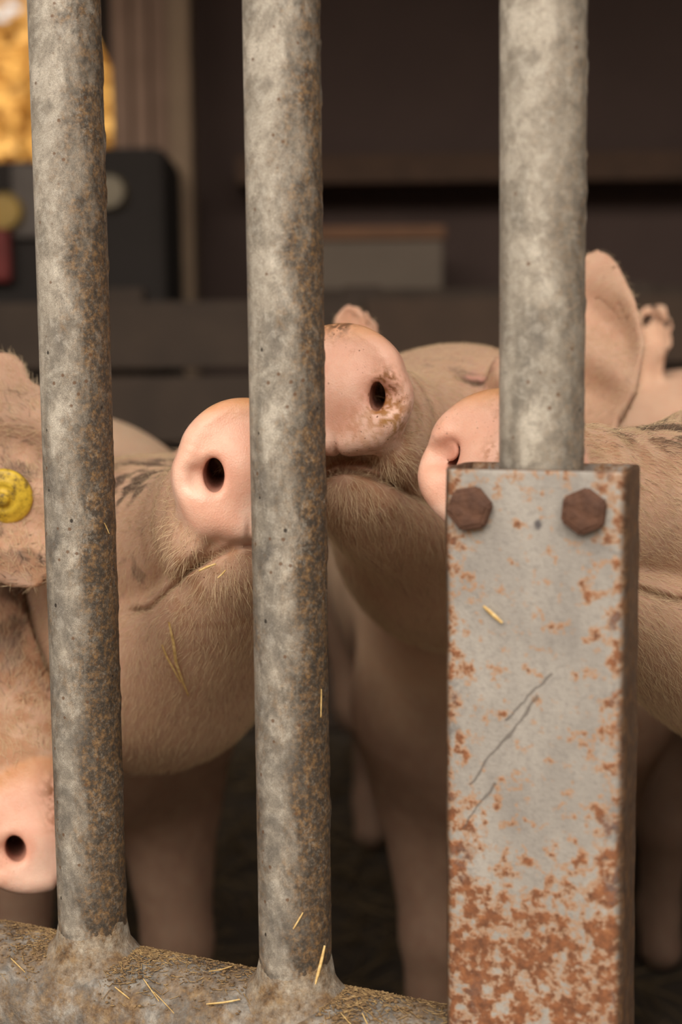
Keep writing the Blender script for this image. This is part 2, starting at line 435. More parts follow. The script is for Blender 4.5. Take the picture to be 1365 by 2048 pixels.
# board partition behind the pigs, each plank its own piece
M_PLANK = plain('pen_plank', (.070, .043, .029), .9, 0, (.042, .027, .019), 12, .5)
pt = empty('pen_partition', (0, 2.98, 0)); tag(pt, kind='structure')
zt = at(900, 588, 2.98)[2]; ph = zt / 6
for k in range(6):
    for (xa, xb) in ((-1.15, .05), (.055, 1.22), (1.225, 2.39)):
        b = bmesh.new(); j = random.uniform(-.004, .004)
        box(b, (xa, j, k * ph + .006), (xb, j + .032, (k + 1) * ph - .010), .004); bmobj('plank', b, M_PLANK if (k * 3 + int(xa > 0)) % 3 else M_WOOD, pt)
for x in (-1.12, -.45, .05, .62, 1.22, 2.3):
    b = bmesh.new(); box(b, (x - .04, .036, 0), (x + .04, .11, zt + .02), .006); bmobj('stud', b, M_WOOD, pt)
# bench and pale crate behind it
D = 3.35; zb = at(770, 582, D)[2]
bt = empty('workbench', (.25, D, 0)); tag(bt, 'dark timber bench against the back of the barn, under the pale crate', 'bench')
b = bmesh.new(); box(b, (-.34, -.06, zb - .04), (1.2, .34, zb), .006); bmobj('bench_top', b, M_WOOD, bt)
for sx in (-.28, 1.14):
    for sy in (-.02, .29):
        b = bmesh.new(); box(b, (sx - .03, sy - .03, 0), (sx + .03, sy + .03, zb - .04), .004); bmobj('leg', b, M_WOOD, bt)
x0, x1 = at(570, 500, D)[0], at(884, 500, D)[0]; z1 = at(770, 484, D)[2]; z2 = at(770, 456, D)[2]
ct = empty('storage_crate', ((x0 + x1) / 2, D, zb)); tag(ct, 'pale grey crate with a brown lid standing on the dark bench', 'crate')
hw = (x1 - x0) / 2
b = bmesh.new(); box(b, (-hw, 0, .001), (hw, .24, z1 - zb), .008); bmobj('body', b, plain('pale_card', (.135, .105, .082), .8, 0, (.11, .085, .066), 8), ct)
b = bmesh.new(); box(b, (-hw - .006, -.008, z1 - zb + .001), (hw + .006, .248, z2 - zb), .006); bmobj('lid', b, plain('brown_lid', (.19, .092, .048), .8), ct)
b = bmesh.new(); z0 = at(900, 372, 3.6)[2]; box(b, (-.25, 3.58, z0), (1.6, 3.745, z0 + .07), .004); o = struct('wall_rail', b, plain('reddish_beam', (.075, .040, .024), .85)); 

# loose straw bedding
def straw_bed():
    n = 5200; V = []; F = []
    x = RNG.uniform(-1.6, 1.8, n); y = RNG.uniform(.98, 2.85, n); a = RNG.uniform(0, math.pi, n)
    L = RNG.uniform(.04, .12, n); w = RNG.uniform(.0012, .0022, n); z = RNG.uniform(.001, .022, n); tl = RNG.normal(0, .12, n)
    dx, dy = np.cos(a) * L, np.sin(a) * L; dz = np.abs(tl) * L
    nx, ny = -np.sin(a) * w, np.cos(a) * w
    P = np.stack([x, y, z], 1); Dv = np.stack([dx, dy, dz], 1); N = np.stack([nx, ny, 0 * nx], 1); U = np.zeros_like(N); U[:, 2] = w * 1.4
    V = np.stack([P - N, P + N, P + U, P + Dv - N, P + Dv + N, P + Dv + U], 1).reshape(-1, 3)
    k = np.arange(n)[:, None] * 6
    F = np.concatenate([k + np.array([0, 1, 4, 3]), k + np.array([1, 2, 5, 4]), k + np.array([2, 0, 3, 5])])
    o = link('straw_bedding', npmesh('straw_bedding', V, F), plain('soiled_straw', (.17, .115, .055), .8, 0, (.06, .04, .02), 25))
    tag(o, 'loose straw bedding strewn over the dark pen floor behind the gate', 'straw', None, 'stuff')
straw_bed()

# ---------------------------------------------------------------- the gate
TH = 0.43106566
GD = np.array([math.cos(TH), -math.sin(TH), 0]); GN = np.array([-math.sin(TH), -math.cos(TH), 0])   # along / towards the viewer
B2 = np.array([-0.02943638, 0.79627956, 0]); S1, S2 = 0.14156385, 0.14706332
RAILZ, RR, BR = 0.399, 0.0365, 0.0212
gate = empty('pen_gate', B2, -TH)
tag(gate, 'weathered galvanised gate of upright bars on a dirty bottom rail, with bolted rusty sleeve', 'gate')
def tube(r, z0, z1, nz, seed, nu=44, amp=.00012):
    zs = np.linspace(z0, z1, nz); an = np.linspace(0, 2 * math.pi, nu, False)
    P = np.zeros((nz, nu, 3))
    P[:, :, 0] = r * np.cos(an)[None]; P[:, :, 1] = r * np.sin(an)[None]; P[:, :, 2] = zs[:, None]
    q = P.reshape(-1, 3); nz_ = fbm(q, 90, seed, 3) - .5
    # small lumps of zinc and crusts of dirt on the +x side
    crust = np.clip(fbm(q, 160, seed + 5, 3) - .56, 0, 1) * np.clip(q[:, 0] / r, 0, 1) * 6
    k = 1 + (nz_ * amp * 2 + crust * .0007) / r
    q[:, 0] *= k; q[:, 1] *= k
    return grid_mesh('bar', q.reshape(nz, nu, 3))
bar_x = [-2 * S1, -S1, 0.0, S2, 2 * S2, 3 * S2, -3 * S1, -4 * S1]
for i, x in enumerate(bar_x):
    r = .0218 if i == 3 else BR
    seen = 1 <= i <= 3
    o = link('bar', tube(r, RAILZ, 1.30, 260 if seen else 20, 10 + i), M_ZINC3 if i == 3 else M_ZINC, gate, (x, 0, 0))
# weld fillets where the bars meet the rail
def weld(x, seed):
    nu = 40; an = np.linspace(0, 2 * math.pi, nu, False); prof = [(-.0008, .024), (.0003, .0165), (.0022, .0080), (.0045, .0042), (.0075, .0014), (.0105, -.0026)]
    P = []
    for (dr, dz) in prof:
        ring = []
        for a in an:
            rr = BR + dr; px, py = rr * math.cos(a), rr * math.sin(a)
            zr = RAILZ + math.sqrt(max(RR * RR - py * py, 1e-7)) if abs(py) < RR else RAILZ
            ring.append((px, py, zr + dz * (1 if abs(py) < RR else .6)))
        P.append(ring)
    P = np.array(P); q = P.reshape(-1, 3)
    q += ((fbm(q, 140, seed, 3) - .45) * .0022)[:, None] * np.array([.4, .4, 1.0])
    return grid_mesh('weld', q.reshape(len(prof), nu, 3))
def rail_mat(dust=0.0):
    t = NT('dirty_rail'); v = t.coord()
    sep = t.n('ShaderNodeSeparateXYZ'); t.l(v, sep.inputs[0])
    n = t.noise(v, 60, 5, .7, .5); f = t.noise(v, 500, 4, .8)
    z = t.ramp(n, [(.3, (.075, .068, .062)), (.45, (.15, .138, .125)), (.6, (.30, .275, .245)), (.72, (.42, .39, .34))])
    if dust: z = t.mix(t.math('MULTIPLY', t.ramp(t.noise(v, 85, 4, .7), [(.34, .25), (.56, 1.0)]), t.math('MULTIPLY', dust, t.math('MULTIPLY_ADD', t.math('SQRT', t.math('ADD', t.math('POWER', sep.outputs['X'], 2.0), t.math('POWER', sep.outputs['Y'], 2.0))), -190.0, 5.7, clamp=True))), z, (.50, .43, .33))
    z = t.mix(.7, z, t.ramp(f, [(.35, .6), (.52, 1.0), (.68, 1.3)]), 'MULTIPLY')
    geo = t.n('ShaderNodeNewGeometry'); s2 = t.n('ShaderNodeSeparateXYZ'); t.l(geo.outputs['Normal'], s2.inputs[0])
    up = t.math('MULTIPLY_ADD', sep.outputs['Y'], 0, 0)
    m = t.math('ADD', t.noise(v, 42, 6, .75), t.math('MULTIPLY', t.noise(v, 180, 4, .7), .35))
    m = t.ramp(m, [(.56, 0.0), (.80, 1.0)])
    d = t.ramp(t.noise(v, 150, 5, .75), [(.3, (.06, .036, .02)), (.46, (.15, .088, .042)), (.6, (.27, .175, .088)), (.78, (.44, .32, .18))])
    t.base(t.mix(m, z, d)); t.set(Roughness=.75)
    t.l(t.bump(t.math('ADD', f, m), .6, .0012), t.b.inputs['Normal']); return t.m
M_RAIL, M_WELD = rail_mat(), rail_mat(.6)
for i, x in enumerate(bar_x):
    link('weld', weld(x, 40 + i), M_WELD, gate, (x, 0, 0))
# bottom rail with dust and dung lying on it
def htube(r, x0, x1, nx, seed):
    xs = np.linspace(x0, x1, nx); an = np.linspace(0, 2 * math.pi, 48, False)
    P = np.zeros((nx, 48, 3)); P[:, :, 0] = xs[:, None]; P[:, :, 1] = r * np.cos(an)[None]; P[:, :, 2] = r * np.sin(an)[None]
    q = P.reshape(-1, 3); k = 1 + np.clip(fbm(q, 70, seed, 4) - .45, 0, 1) * .10 * sstep(-.2, .8, q[:, 2] / r)
    q[:, 1] *= k; q[:, 2] *= k
    return grid_mesh('bottom_rail', q.reshape(nx, 48, 3)[:, ::-1])
link('bottom_rail', htube(RR, -.66, .52, 440, 3), M_RAIL, gate, (0, 0, RAILZ))
b = bmesh.new(); bmesh.ops.create_cone(b, cap_ends=True, segments=40, radius1=.024, radius2=.024, depth=1.2)
bmobj('top_rail', b, M_ZINC3, gate, (-.08, 0, 1.31), (0, math.pi / 2, 0), True)
# crumbs of dung along the rail and in the weld corners: past counting
def crumbs():
    n = 4200
    x = np.concatenate([RNG.uniform(-.30, .14, n - 1500), RNG.normal(-S1 + .028, .012, 600), RNG.normal(.030, .013, 600), RNG.normal(-S1 - .03, .01, 300)])
    a = np.concatenate([RNG.normal(1.45, .45, n - 1500), RNG.normal(1.75, .35, 1500)])
    s = RNG.gamma(1.6, .00026, n) + .0002
    bad = (np.abs(x) < .022) | (np.abs(x + S1) < .022) | (np.abs(x - S2) < .022)
    x, a, s = x[~bad], a[~bad], s[~bad]; n = len(x)
    rr = RR + .0008
    c = np.stack([x, -rr * np.cos(np.pi - a) * -1 * 1.0, rr * np.sin(a)], 1); c[:, 1] = rr * np.cos(a)
    base = np.array([[1, 0, 0], [-1, 0, 0], [0, 1, 0], [0, -1, 0], [0, 0, .8], [0, 0, -.8]])
    V = c[:, None] + base[None] * s[:, None, None] * RNG.uniform(.6, 1.5, (n, 6, 1)) * np.array([1.5, 1, .8])
    f = np.array([[0, 2, 4], [2, 1, 4], [1, 3, 4], [3, 0, 4], [2, 0, 5], [1, 2, 5], [3, 1, 5], [0, 3, 5]])
    F = (np.arange(n)[:, None, None] * 6 + f[None]).reshape(-1, 3)
    o = link('caked_dung', npmesh('caked_dung', V.reshape(-1, 3), F), M_CAKE, gate, (0, 0, RAILZ)); tag(o, kind='stuff')
crumbs()
# chaff fibres matted on the rail
def chaff():
    n = 2400; x = np.concatenate([RNG.uniform(-.30, .14, 1400), RNG.normal(-S1 + .034, .016, 400), RNG.normal(.036, .014, 400), RNG.normal(-S1 - .032, .012, 200)])
    a = RNG.normal(1.45, .42, n); L = RNG.gamma(2.2, .0016, n) + .0012; yw = RNG.normal(0, .7, n); w = RNG.uniform(.00012, .00034, n)
    bad = (np.abs(x) < .021) | (np.abs(x + S1) < .021); x, a, L, yw, w = x[~bad], a[~bad], L[~bad], yw[~bad], w[~bad]; n = len(x)
    P = []
    for t in (-.5, 0, .5):
        xx = x + t * L * np.cos(yw); aa = a + t * L * np.sin(yw) / RR; r = RR + .0009 + np.abs(t) * RNG.uniform(0, .0016, n)
        P.append(np.stack([xx, r * np.cos(aa), r * np.sin(aa)], 1))
    N = np.stack([-np.sin(yw), np.cos(yw) * -np.sin(a), np.cos(yw) * np.cos(a)], 1) * w[:, None]; U = np.stack([0 * a, np.cos(a), np.sin(a)], 1) * w[:, None] * 1.2
    V = np.stack([q for p_ in P for q in (p_ - N, p_ + N, p_ + U)], 1).reshape(-1, 3); k = np.arange(n)[:, None] * 9
    F = np.concatenate([k + np.array(f) for f in ((0, 1, 4, 3), (1, 2, 5, 4), (2, 0, 3, 5), (3, 4, 7, 6), (4, 5, 8, 7), (5, 3, 6, 8))])
    o = link('chaff', npmesh('chaff', V, F), M_CHAFF, gate, (0, 0, RAILZ)); tag(o, kind='stuff')
chaff()

# rusty rectangular sleeve bolted round the third bar
SW, SD, STOP, SR = .0945, .047, at(1082, 940, .712)[2], .0065
SROT = -math.radians(20.5) + TH
def sleeve():
    def rr(w, d, r, seg=6):
        pts = []
        for (cx, cy, a0) in ((w - r, d - r, 0), (-w + r, d - r, 90), (-w + r, -d + r, 180), (w - r, -d + r, 270)):
            for k in range(seg + 1):
                a = math.radians(a0 + 90 * k / seg); pts.append((cx + r * math.cos(a), cy + r * math.sin(a)))
        return pts
    out = rr(SW / 2, SD / 2, SR); inn = rr(SW / 2 - .0035, SD / 2 - .0016, .003)
    n = len(out); zs = np.concatenate([np.linspace(0, STOP - .003, 60), [STOP - .001]])
    P = [[(x, y, z) for x, y in out] for z in zs]
    P.append([(x * .99, y * .985, STOP) for x, y in out]); P.append([(x, y, STOP - .0002) for x, y in inn]); P.append([(x, y, STOP - .04) for x, y in inn])
    P = np.array(P); q = P.reshape(-1, 3)
    q[:, :2] += (np.stack([fbm(q, 60, 91, 3), fbm(q, 60, 93, 3)], 1) - .5) * .0016
    return grid_mesh('sleeve', q.reshape(len(P), n, 3))
c3 = B2 + GD * S2
slv = link('sleeve', sleeve(), M_PLATE, gate, (S2 + .0008, 0, 0), (0, 0, SROT))
slv['label'] = 'grey steel sleeve blotched with orange rust'
def bolt(lx, lz, rot):
    b = bmesh.new(); prof = [(0.0118, 0), (.0124, .0015), (.0124, .0062), (.0105, .0078), (0.006, .0083)]
    rings = []
    for (r, h) in prof:
        rings.append([b.verts.new((r * math.cos(rot + k * math.pi / 3), -h, r * math.sin(rot + k * math.pi / 3))) for k in range(6)])
    for a, c in zip(rings[:-1], rings[1:]):
        for k in range(6): b.faces.new((a[k], c[k], c[(k + 1) % 6], a[(k + 1) % 6]))
    b.faces.new(rings[-1][::-1])
    bmesh.ops.recalc_face_normals(b, faces=b.faces)
    bmesh.ops.bevel(b, geom=[e for e in b.edges if len(e.link_faces) == 2 and e.calc_face_angle(0) > .5], offset=.0011, segments=2, affect='EDGES')
    o = bmobj('bolt', b, M_BOLT, slv, (lx, -SD / 2 + .0006, lz), None, False)
def on_sleeve(px, py):
    """where the viewing ray of a spot meets the sleeve's front face (local x, z)"""
    ang = SROT - TH; u = np.array([math.cos(ang), math.sin(ang), 0]); nn = np.array([math.sin(ang), -math.cos(ang), 0])
    c = c3 + GD * .0008 + nn * (SD / 2); d = at(px, py, 1.0) - CP
    t = ((c - CP) @ nn) / (d @ nn); p = CP + d * t
    return float((p - c) @ u), float(p[2])
bolt(*on_sleeve(943, 1016), .18); bolt(*on_sleeve(1171, 1022), .42)

# straw scraps lying on the rail and stuck to the bars, each a thing of its own
def straw_piece(pts, w, label, group, name='straw_scrap'):
    pts = np.asarray(pts, float); n = len(pts); P = []
    for i in range(n):
        t = pts[min(i + 1, n - 1)] - pts[max(i - 1, 0)]; t /= np.linalg.norm(t)
        a = np.cross(t, [0.3, .8, .5]); a /= np.linalg.norm(a); c = np.cross(t, a); ww = w * (1 - .35 * abs(2 * i / (n - 1) - 1) ** 3)
        P.append([pts[i] + a * ww * math.cos(q) + c * ww * .55 * math.sin(q) for q in np.linspace(0, 2 * math.pi, 6, False)])
    P = np.array(P); c = pts.mean(0)
    me = grid_mesh(name, P - c); o = link(name, me, M_STRAW, None, c)
    return tag(o, label, 'straw', group)
def gp(x, y, z): return B2 + GD * x + GN * y + np.array([0, 0, z])
G_RAIL = 'straw scraps on the bottom rail'
def rail_straw(x, ang, L, yaw, w, label=None):
    """a scrap lying on the rail at angle ang round it, its length at yaw to the rail"""
    pts = []
    for t in np.linspace(-.5, .5, 5):
        xx = x + t * L * math.cos(yaw); aa = ang + t * L * math.sin(yaw) / RR
        rr = RR + .0022 + .0030 * abs(t) ** 1.5
        pts.append(gp(xx, rr * math.cos(aa), RAILZ + rr * math.sin(aa)))
    straw_piece(pts, w, label or 'short dry straw scrap lying among the dirt on the bottom rail', G_RAIL)
rs = random.Random(5)
ORD = ['first', 'second', 'third', 'fourth', 'fifth']
for lo, hi, cnt, where in ((-.245, -S1 - .03, 3, 'left of the left bar'), (-S1 + .032, -.028, 5, 'between left and middle bar'), (.030, .11, 4, 'right of the middle bar')):
    for k in range(cnt):
        x = lo + (hi - lo) * (k + rs.uniform(.25, .75)) / cnt
        rail_straw(x, rs.uniform(.7, 1.6), rs.uniform(.011, .021), rs.uniform(-.8, .8), rs.uniform(.0004, .0008),
                   '%s straw scrap from the left on the bottom rail, %s' % (ORD[k], where))
def bar_straw(i, z, phi, L, tilt, w, lab):
    r = BR + .0012; pts = []
    for t in np.linspace(-.5, .5, 4):
        a = phi + t * L * math.sin(tilt) / r
        pts.append(gp(bar_x[i] + r * math.sin(a), r * math.cos(a), z + t * L * math.cos(tilt)))
    straw_piece(pts, w, lab, None)
bar_straw(2, .4835, .55, .011, .55, .0005, 'short golden straw stuck low on the middle bar, just above its weld')
bar_straw(2, .455, 1.15, .022, .35, .0010, 'stout split straw leaning in the corner where middle bar meets rail')
bar_straw(2, .607, 1.30, .016, .05, .0004, 'thin pale straw sticking to the dirty right edge of the middle bar')
bar_straw(1, .700, 1.38, .008, -.5, .0004, 'tiny straw splinter on the right edge of the left bar')
lx, lz = on_sleeve(988, 1228)
ang = SROT - TH; su = np.array([math.cos(ang), math.sin(ang), 0]); sn = np.array([math.sin(ang), -math.cos(ang), 0])
cc = c3 + GD * .0008 + sn * (SD / 2 + .0018)
straw_piece([cc + su * (lx + t * .0090) + np.array([0, 0, lz - t * .0075]) for t in np.linspace(-.55, .55, 4)], .0013, 'yellow straw bit stuck flat on the face of the rusty sleeve', None)
# ---------------------------------------------------------------- pigs: one continuous surface each
def smin(a, b, k):
    h = np.maximum(k - np.abs(a - b), 0) / k
    return np.minimum(a, b) - h * h * k * .25
def smax(a, b, k): return -smin(-a, -b, k)
def unit(v): v = np.asarray(v, float); return v / np.linalg.norm(v)
class Lut:
    """smooth curve through knots"""
    def __init__(s, x, y, lo=None, hi=None):
        x = np.array(x, float); y = np.array(y, float)
        m = np.gradient(y, x); s.xs = np.linspace(x[0], x[-1], 400)
        i = np.clip(np.searchsorted(x, s.xs, 'right') - 1, 0, len(x) - 2); h = x[i + 1] - x[i]; t = (s.xs - x[i]) / h
        s.ys = ((2*t**3-3*t**2+1)*y[i] + (t**3-2*t**2+t)*h*m[i] + (-2*t**3+3*t**2)*y[i+1] + (t**3-t**2)*h*m[i+1]).astype(np.float32)
        s.xs = s.xs.astype(np.float32)
    def __call__(s, v): return np.interp(v, s.xs, s.ys).astype(np.float32)
def rcone(P, a, b, ra, rb):
    a = np.asarray(a, np.float32); b = np.asarray(b, np.float32); d = b - a
    t = np.clip((P - a) @ d / (d @ d), 0, 1)
    Q = P - a - t[:, None] * d
    return np.sqrt((Q * Q).sum(1)) - (ra + (rb - ra) * t)
def ellip(P, c, R, r):
    """R rows = axes, r radii"""
    Q = ((P - np.asarray(c, np.float32)) @ np.asarray(R, np.float32).T) / np.asarray(r, np.float32)
    k = np.sqrt((Q * Q).sum(1)); return (k - 1) * float(min(r))

class Pig:
    # upper head along s = distance back from the snout plate
    SW_ = Lut([0, .03, .06, .10, .16, .22, .28, .34, .42], [.030, .0335, .037, .044, .060, .080, .093, .096, .085])
    SH_ = Lut([0, .03, .06, .10, .16, .22, .28, .34, .42], [.029, .0320, .035, .041, .056, .074, .086, .092, .090])
    SC_ = Lut([0, .06, .10, .16, .22, .28, .34, .42], [.003, .002, .003, .009, .020, .030, .032, .01])
    JW_ = Lut([.03, .05, .08, .14, .20, .28, .36], [.016, .027, .034, .047, .066, .088, .10])
    JH_ = Lut([.03, .05, .08, .14, .20, .28, .36], [.012, .019, .025, .038, .054, .074, .080])
    JC_ = Lut([.03, .05, .08, .14, .20, .28, .36], [-.044, -.048, -.052, -.056, -.060, -.062, -.06])
    TW_ = Lut([-.05, .1, .3, .6, .85, 1.1], [.125, .150, .155, .165, .155, .10])
    TH_ = Lut([-.05, .1, .3, .6, .85, 1.1], [.19, .205, .205, .21, .20, .13])
    def __init__(s, c, N, F, roll, disc, nost, shoulder, bdir, ears=(), jaw=0.0, warp=4.0, vox=.0015, scale=1.0, body_w=1.0,
                 flap=1.0, seed=1, avoid=None, legs=None, hump=0, nh=(.0062, .0085), slit=0, plump=1.0, head=True, cheek=0.0, nostdrop=-.004, jf=.036, jup=0.0, eye=(.205, .074, .050), jk=1.0):
        s.c = np.asarray(c, float)
        s.N = unit(N); s.back = -unit(F)
        up = np.array([0, 0, 1.0]); cr = math.radians(roll)
        L = unit(np.cross(up, -s.back)); U = np.cross(-s.back, L)          # L = the animal's left
        s.L, s.U = L * math.cos(cr) + U * math.sin(cr), U * math.cos(cr) - L * math.sin(cr)
        L2 = unit(np.cross(up, s.N)); U2 = np.cross(s.N, L2)
        s.dL, s.dU = L2 * math.cos(cr) + U2 * math.sin(cr), U2 * math.cos(cr) - L2 * math.sin(cr)
        for k, v in dict(disc=disc, nost=nost, sh=np.asarray(shoulder, float), bd=unit(bdir), ears=ears, jaw=jaw, kw=warp, vox=vox, sc=scale,
                         bw=body_w, flap=flap, seed=seed, avoid=avoid, hump=hump, nh=nh, slit=slit, plump=plump, cheek=cheek, nd=nostdrop, jf=jf, jup=jup, eye=eye, jk=jk).items(): setattr(s, k, v)
        s.bl = unit(np.cross(np.array([0, 0, 1.0]), s.bd))
        s.legs = legs or s.default_legs()
    def hp(s, a, l, h): return s.c + s.back * a + s.L * l + s.U * h
    def default_legs(s):
        out = []
        for t, hind in ((.10, False), (.88, True)):
            for q in (-1, 1):
                top = s.sh + s.bd * t + s.bl * q * .085 - np.array([0, 0, .08])
                foot = np.array([top[0], top[1], 0]) + s.bl * q * .005
                if hind:
                    kn = top + s.bd * -.05 + np.array([0, 0, -.16]); hk = np.array([*(top + s.bd * .07)[:2], .20])
                    out.append([(top, .085), (kn, .062), (hk, .030), (foot + s.bd * .03 + [0, 0, .075], .024), (foot + s.bd * .005 + [0, 0, .028], .027)])
                else:
                    el = np.array([*(top + s.bd * .03)[:2], .34]); kn = np.array([*(top + s.bd * -.01)[:2], .19])
                    out.append([(top, .082), (el, .058), (kn, .034), (foot + [0, 0, .075], .025), (foot - s.bd * .02 + [0, 0, .028], .027)])
        return out
    def local(s, P):
        rel = (P - s.c).astype(np.float32)
        return rel @ s.back.astype(np.float32), rel @ s.L.astype(np.float32), rel @ s.U.astype(np.float32)
    def dlocal(s, P):
        rel = (P - s.c).astype(np.float32)
        return -(rel @ s.N.astype(np.float32)), rel @ s.dL.astype(np.float32), rel @ s.dU.astype(np.float32)
    def body(s, P):
        rel = (P - s.sh).astype(np.float32)
        b = rel @ s.bd.astype(np.float32); l = rel @ s.bl.astype(np.float32); z = rel[:, 2]
        bb = np.clip(b, -.05, 1.10); w = s.TW_(bb) * s.bw; h = s.TH_(bb)
        hz = -.02 + .02 * np.sin(bb * 3)
        k = np.sqrt((l / w) ** 2 + ((z - hz) / h) ** 2)
        d = (k - 1) * np.minimum(w, h)
        d = smax(d, np.maximum(-.06 - b, b - 1.08), .16)
        # neck
        p0 = s.hp(.31 * s.sc, 0, .005); p1 = s.sh + s.bd * .12 + np.array([0, 0, .03])
        d = smin(d, rcone(P, p0, p1, .088 * s.sc, .140), .06)
        mz = P[:, 2] < .62
        Pl = P[mz]; dz = d[mz]
        for leg in s.legs:
            dl = None
            for (a, ra), (c, rc) in zip(leg[:-1], leg[1:]):
                q = rcone(Pl, a, c, ra, rc); dl = q if dl is None else smin(dl, q, .02)
            dz = smin(dz, dl, .05)
        d[mz] = dz
        # tail
        e = s.sh + s.bd * 1.08 + np.array([0, 0, .08])
        d = smin(d, rcone(P, e, e + s.bd * .05 + np.array([0, 0, -.05]), .016, .009), .02)
        return d
    def mouth(s, a, al):
        return -.0425 - .20 * np.clip(al - .008, 0, .034) - s.jaw * .5 * sstep(.2, .05, a) + .010 * sstep(.13, .18, a)
    def headf(s, P):
        a, l, h = s.local(P); q = s.sc; a, l, h = a / q, l / q, h / q
        ac = np.clip(a, 0, .42); al = np.abs(l)
        w, hh, hc = s.SW_(ac) * s.plump, s.SH_(ac), s.SC_(ac)
        # wrinkled bridge and cheeks
        wr = .0011 * np.sin(a * 210 + 1.7 * np.sin(h * 60) + 40 * al) * sstep(.012, .03, a) * sstep(.13, .07, a)
        k = np.sqrt((l / w) ** 2 + (np.abs((h - hc) / hh) ** 2.0))
        d = (k - 1) * np.minimum(w, hh)
        d = smax(d, np.maximum(.012 - a, a - .40), .05) + wr
        d = smin(d, rcone(P, s.c - s.N * .022, s.hp(.075, 0, .0), .029, .036) / q, .010)
        # lips hanging at the sides of the muzzle
        R = np.array([s.back, s.L, s.U])
        for sg in (-1, 1):
            cc = s.hp(.062 * q, sg * .030 * q, -.0275 * q)
            d = smin(d, ellip(P, cc, R, np.array([.036, .014, .0195 * s.flap]) * q) / q, .016)
            if s.cheek: d = smin(d, ellip(P, s.hp(.22 * q, sg * .07 * q, -.03 * q), R, np.array([.07, .035, .06]) * q * s.cheek) / q, .04)
        # lower jaw
        aj = np.clip(a, .03, .36); jf_ = 1 + (s.jk - 1) * sstep(.08, .2, aj)
        jw, jh, jc = s.JW_(aj) * (.4 + .6 * jf_), s.JH_(aj) * jf_, s.JC_(aj)
        jc = jc + (s.jup - s.jaw) * sstep(.2, .05, a)
        kj = np.sqrt((l / jw) ** 2 + ((h - jc) / jh) ** 2)
        dj = (kj - 1) * np.minimum(jw, jh)
        dj = smax(dj, np.maximum(s.jf - a, a - .36), .035)
        kk = .004 + .040 * sstep(.13, .26, a)
        hq = np.maximum(kk - np.abs(d - dj), 0) / kk
        d = np.minimum(d, dj) - hq * hq * kk * .25
        # mouth line
        hm = s.mouth(a, al)
        d = d + .0040 * np.exp(-((h - hm) / .0022) ** 2) * sstep(.185, .165, a) * sstep(.012, .024, a)
        # brow and closed eye
        for sg in (-1, 1):
            ec = s.hp(s.eye[0] * q, sg * s.eye[1] * q, s.eye[2] * q)
            d = smin(d, ellip(P, ec, R, np.array([.030, .013, .019]) * q) / q, .02)
            r2 = np.sqrt(((a - s.eye[0]) / .015) ** 2 + ((h - s.eye[2] + .003 + .10 * (a - s.eye[0])) / .0028) ** 2)
            d = d + .0055 * np.exp(-r2 ** 2) * (l * sg > .03) * (l * sg < .105)
        return d * q
    def discf(s, P):
        a, l, h = s.dlocal(P); hw, ht, hb = s.disc; al = np.abs(l)
        hv = np.where(h > 0, ht, hb)
        wv = hw * (1 - .13 * sstep(0, 1.0, h / ht)) * (1 + .02 * np.exp(-((h + .012) / .012) ** 2)) * (1 - .05 * np.exp(-((h - .012) / .009) ** 2))
        k = (np.abs(l / wv) ** 2.15 + np.abs(h / hv) ** 2.15) ** (1 / 2.15)
        rad = (k - 1) * .042
        # plate leans back a little at the top, is dished round the nostrils
        ac = a - .0125 - .0016 * sstep(-.01, .045, h)
        r = .0095
        qx = rad + r; qy = np.abs(ac) - .0125 + r
        d = np.minimum(np.maximum(qx, qy), 0) + np.sqrt(np.maximum(qx, 0) ** 2 + np.maximum(qy, 0) ** 2) - r
        front = sstep(.014, .004, a)
        n0 = s.nost
        dish = .0040 * np.exp(-((al - n0 - .005) / .0145) ** 2 - ((h - s.nd - .001) / .0110) ** 2)
        dish = dish + .0078 * np.exp(-((al - n0 - .0062) / .0092) ** 2 - ((h - s.nd + .0015 + .25 * (al - n0 - .005)) / .0060) ** 2)
        dish = dish - .0016 * np.exp(-((al - n0 - .004) / .008) ** 2 - ((h - s.nd - .0105) / .0045) ** 2)
        dish = dish + .0026 * np.exp(-((h - s.nd - .001 - .08 * (al - n0)) / .0034) ** 2) * sstep(n0, n0 + .006, al) * sstep(hw - .002, hw - .014, al)
        dish = dish - .0010 * np.exp(-((al - hw + .012) / .009) ** 2) * sstep(-.035, -.005, h) * sstep(.04, .01, h)
        dish = dish + .0007 * (vnoise(np.stack([a, l, h], 1), 75, s.seed + 2) - .5) + .00016 * np.sin(h * 900 + 6 * np.sin(l * 130 + s.seed)) * np.exp(-((np.sqrt((l / hw) ** 2 + (h / hv) ** 2) - .8) / .12) ** 2) * sstep(-.01, .01, h)
        d = d + dish * front
        # groove under the nose
        d = d + .0034 * np.exp(-(l / .0024) ** 2) * sstep(-hb * .62, -hb * .95, h)
        return d
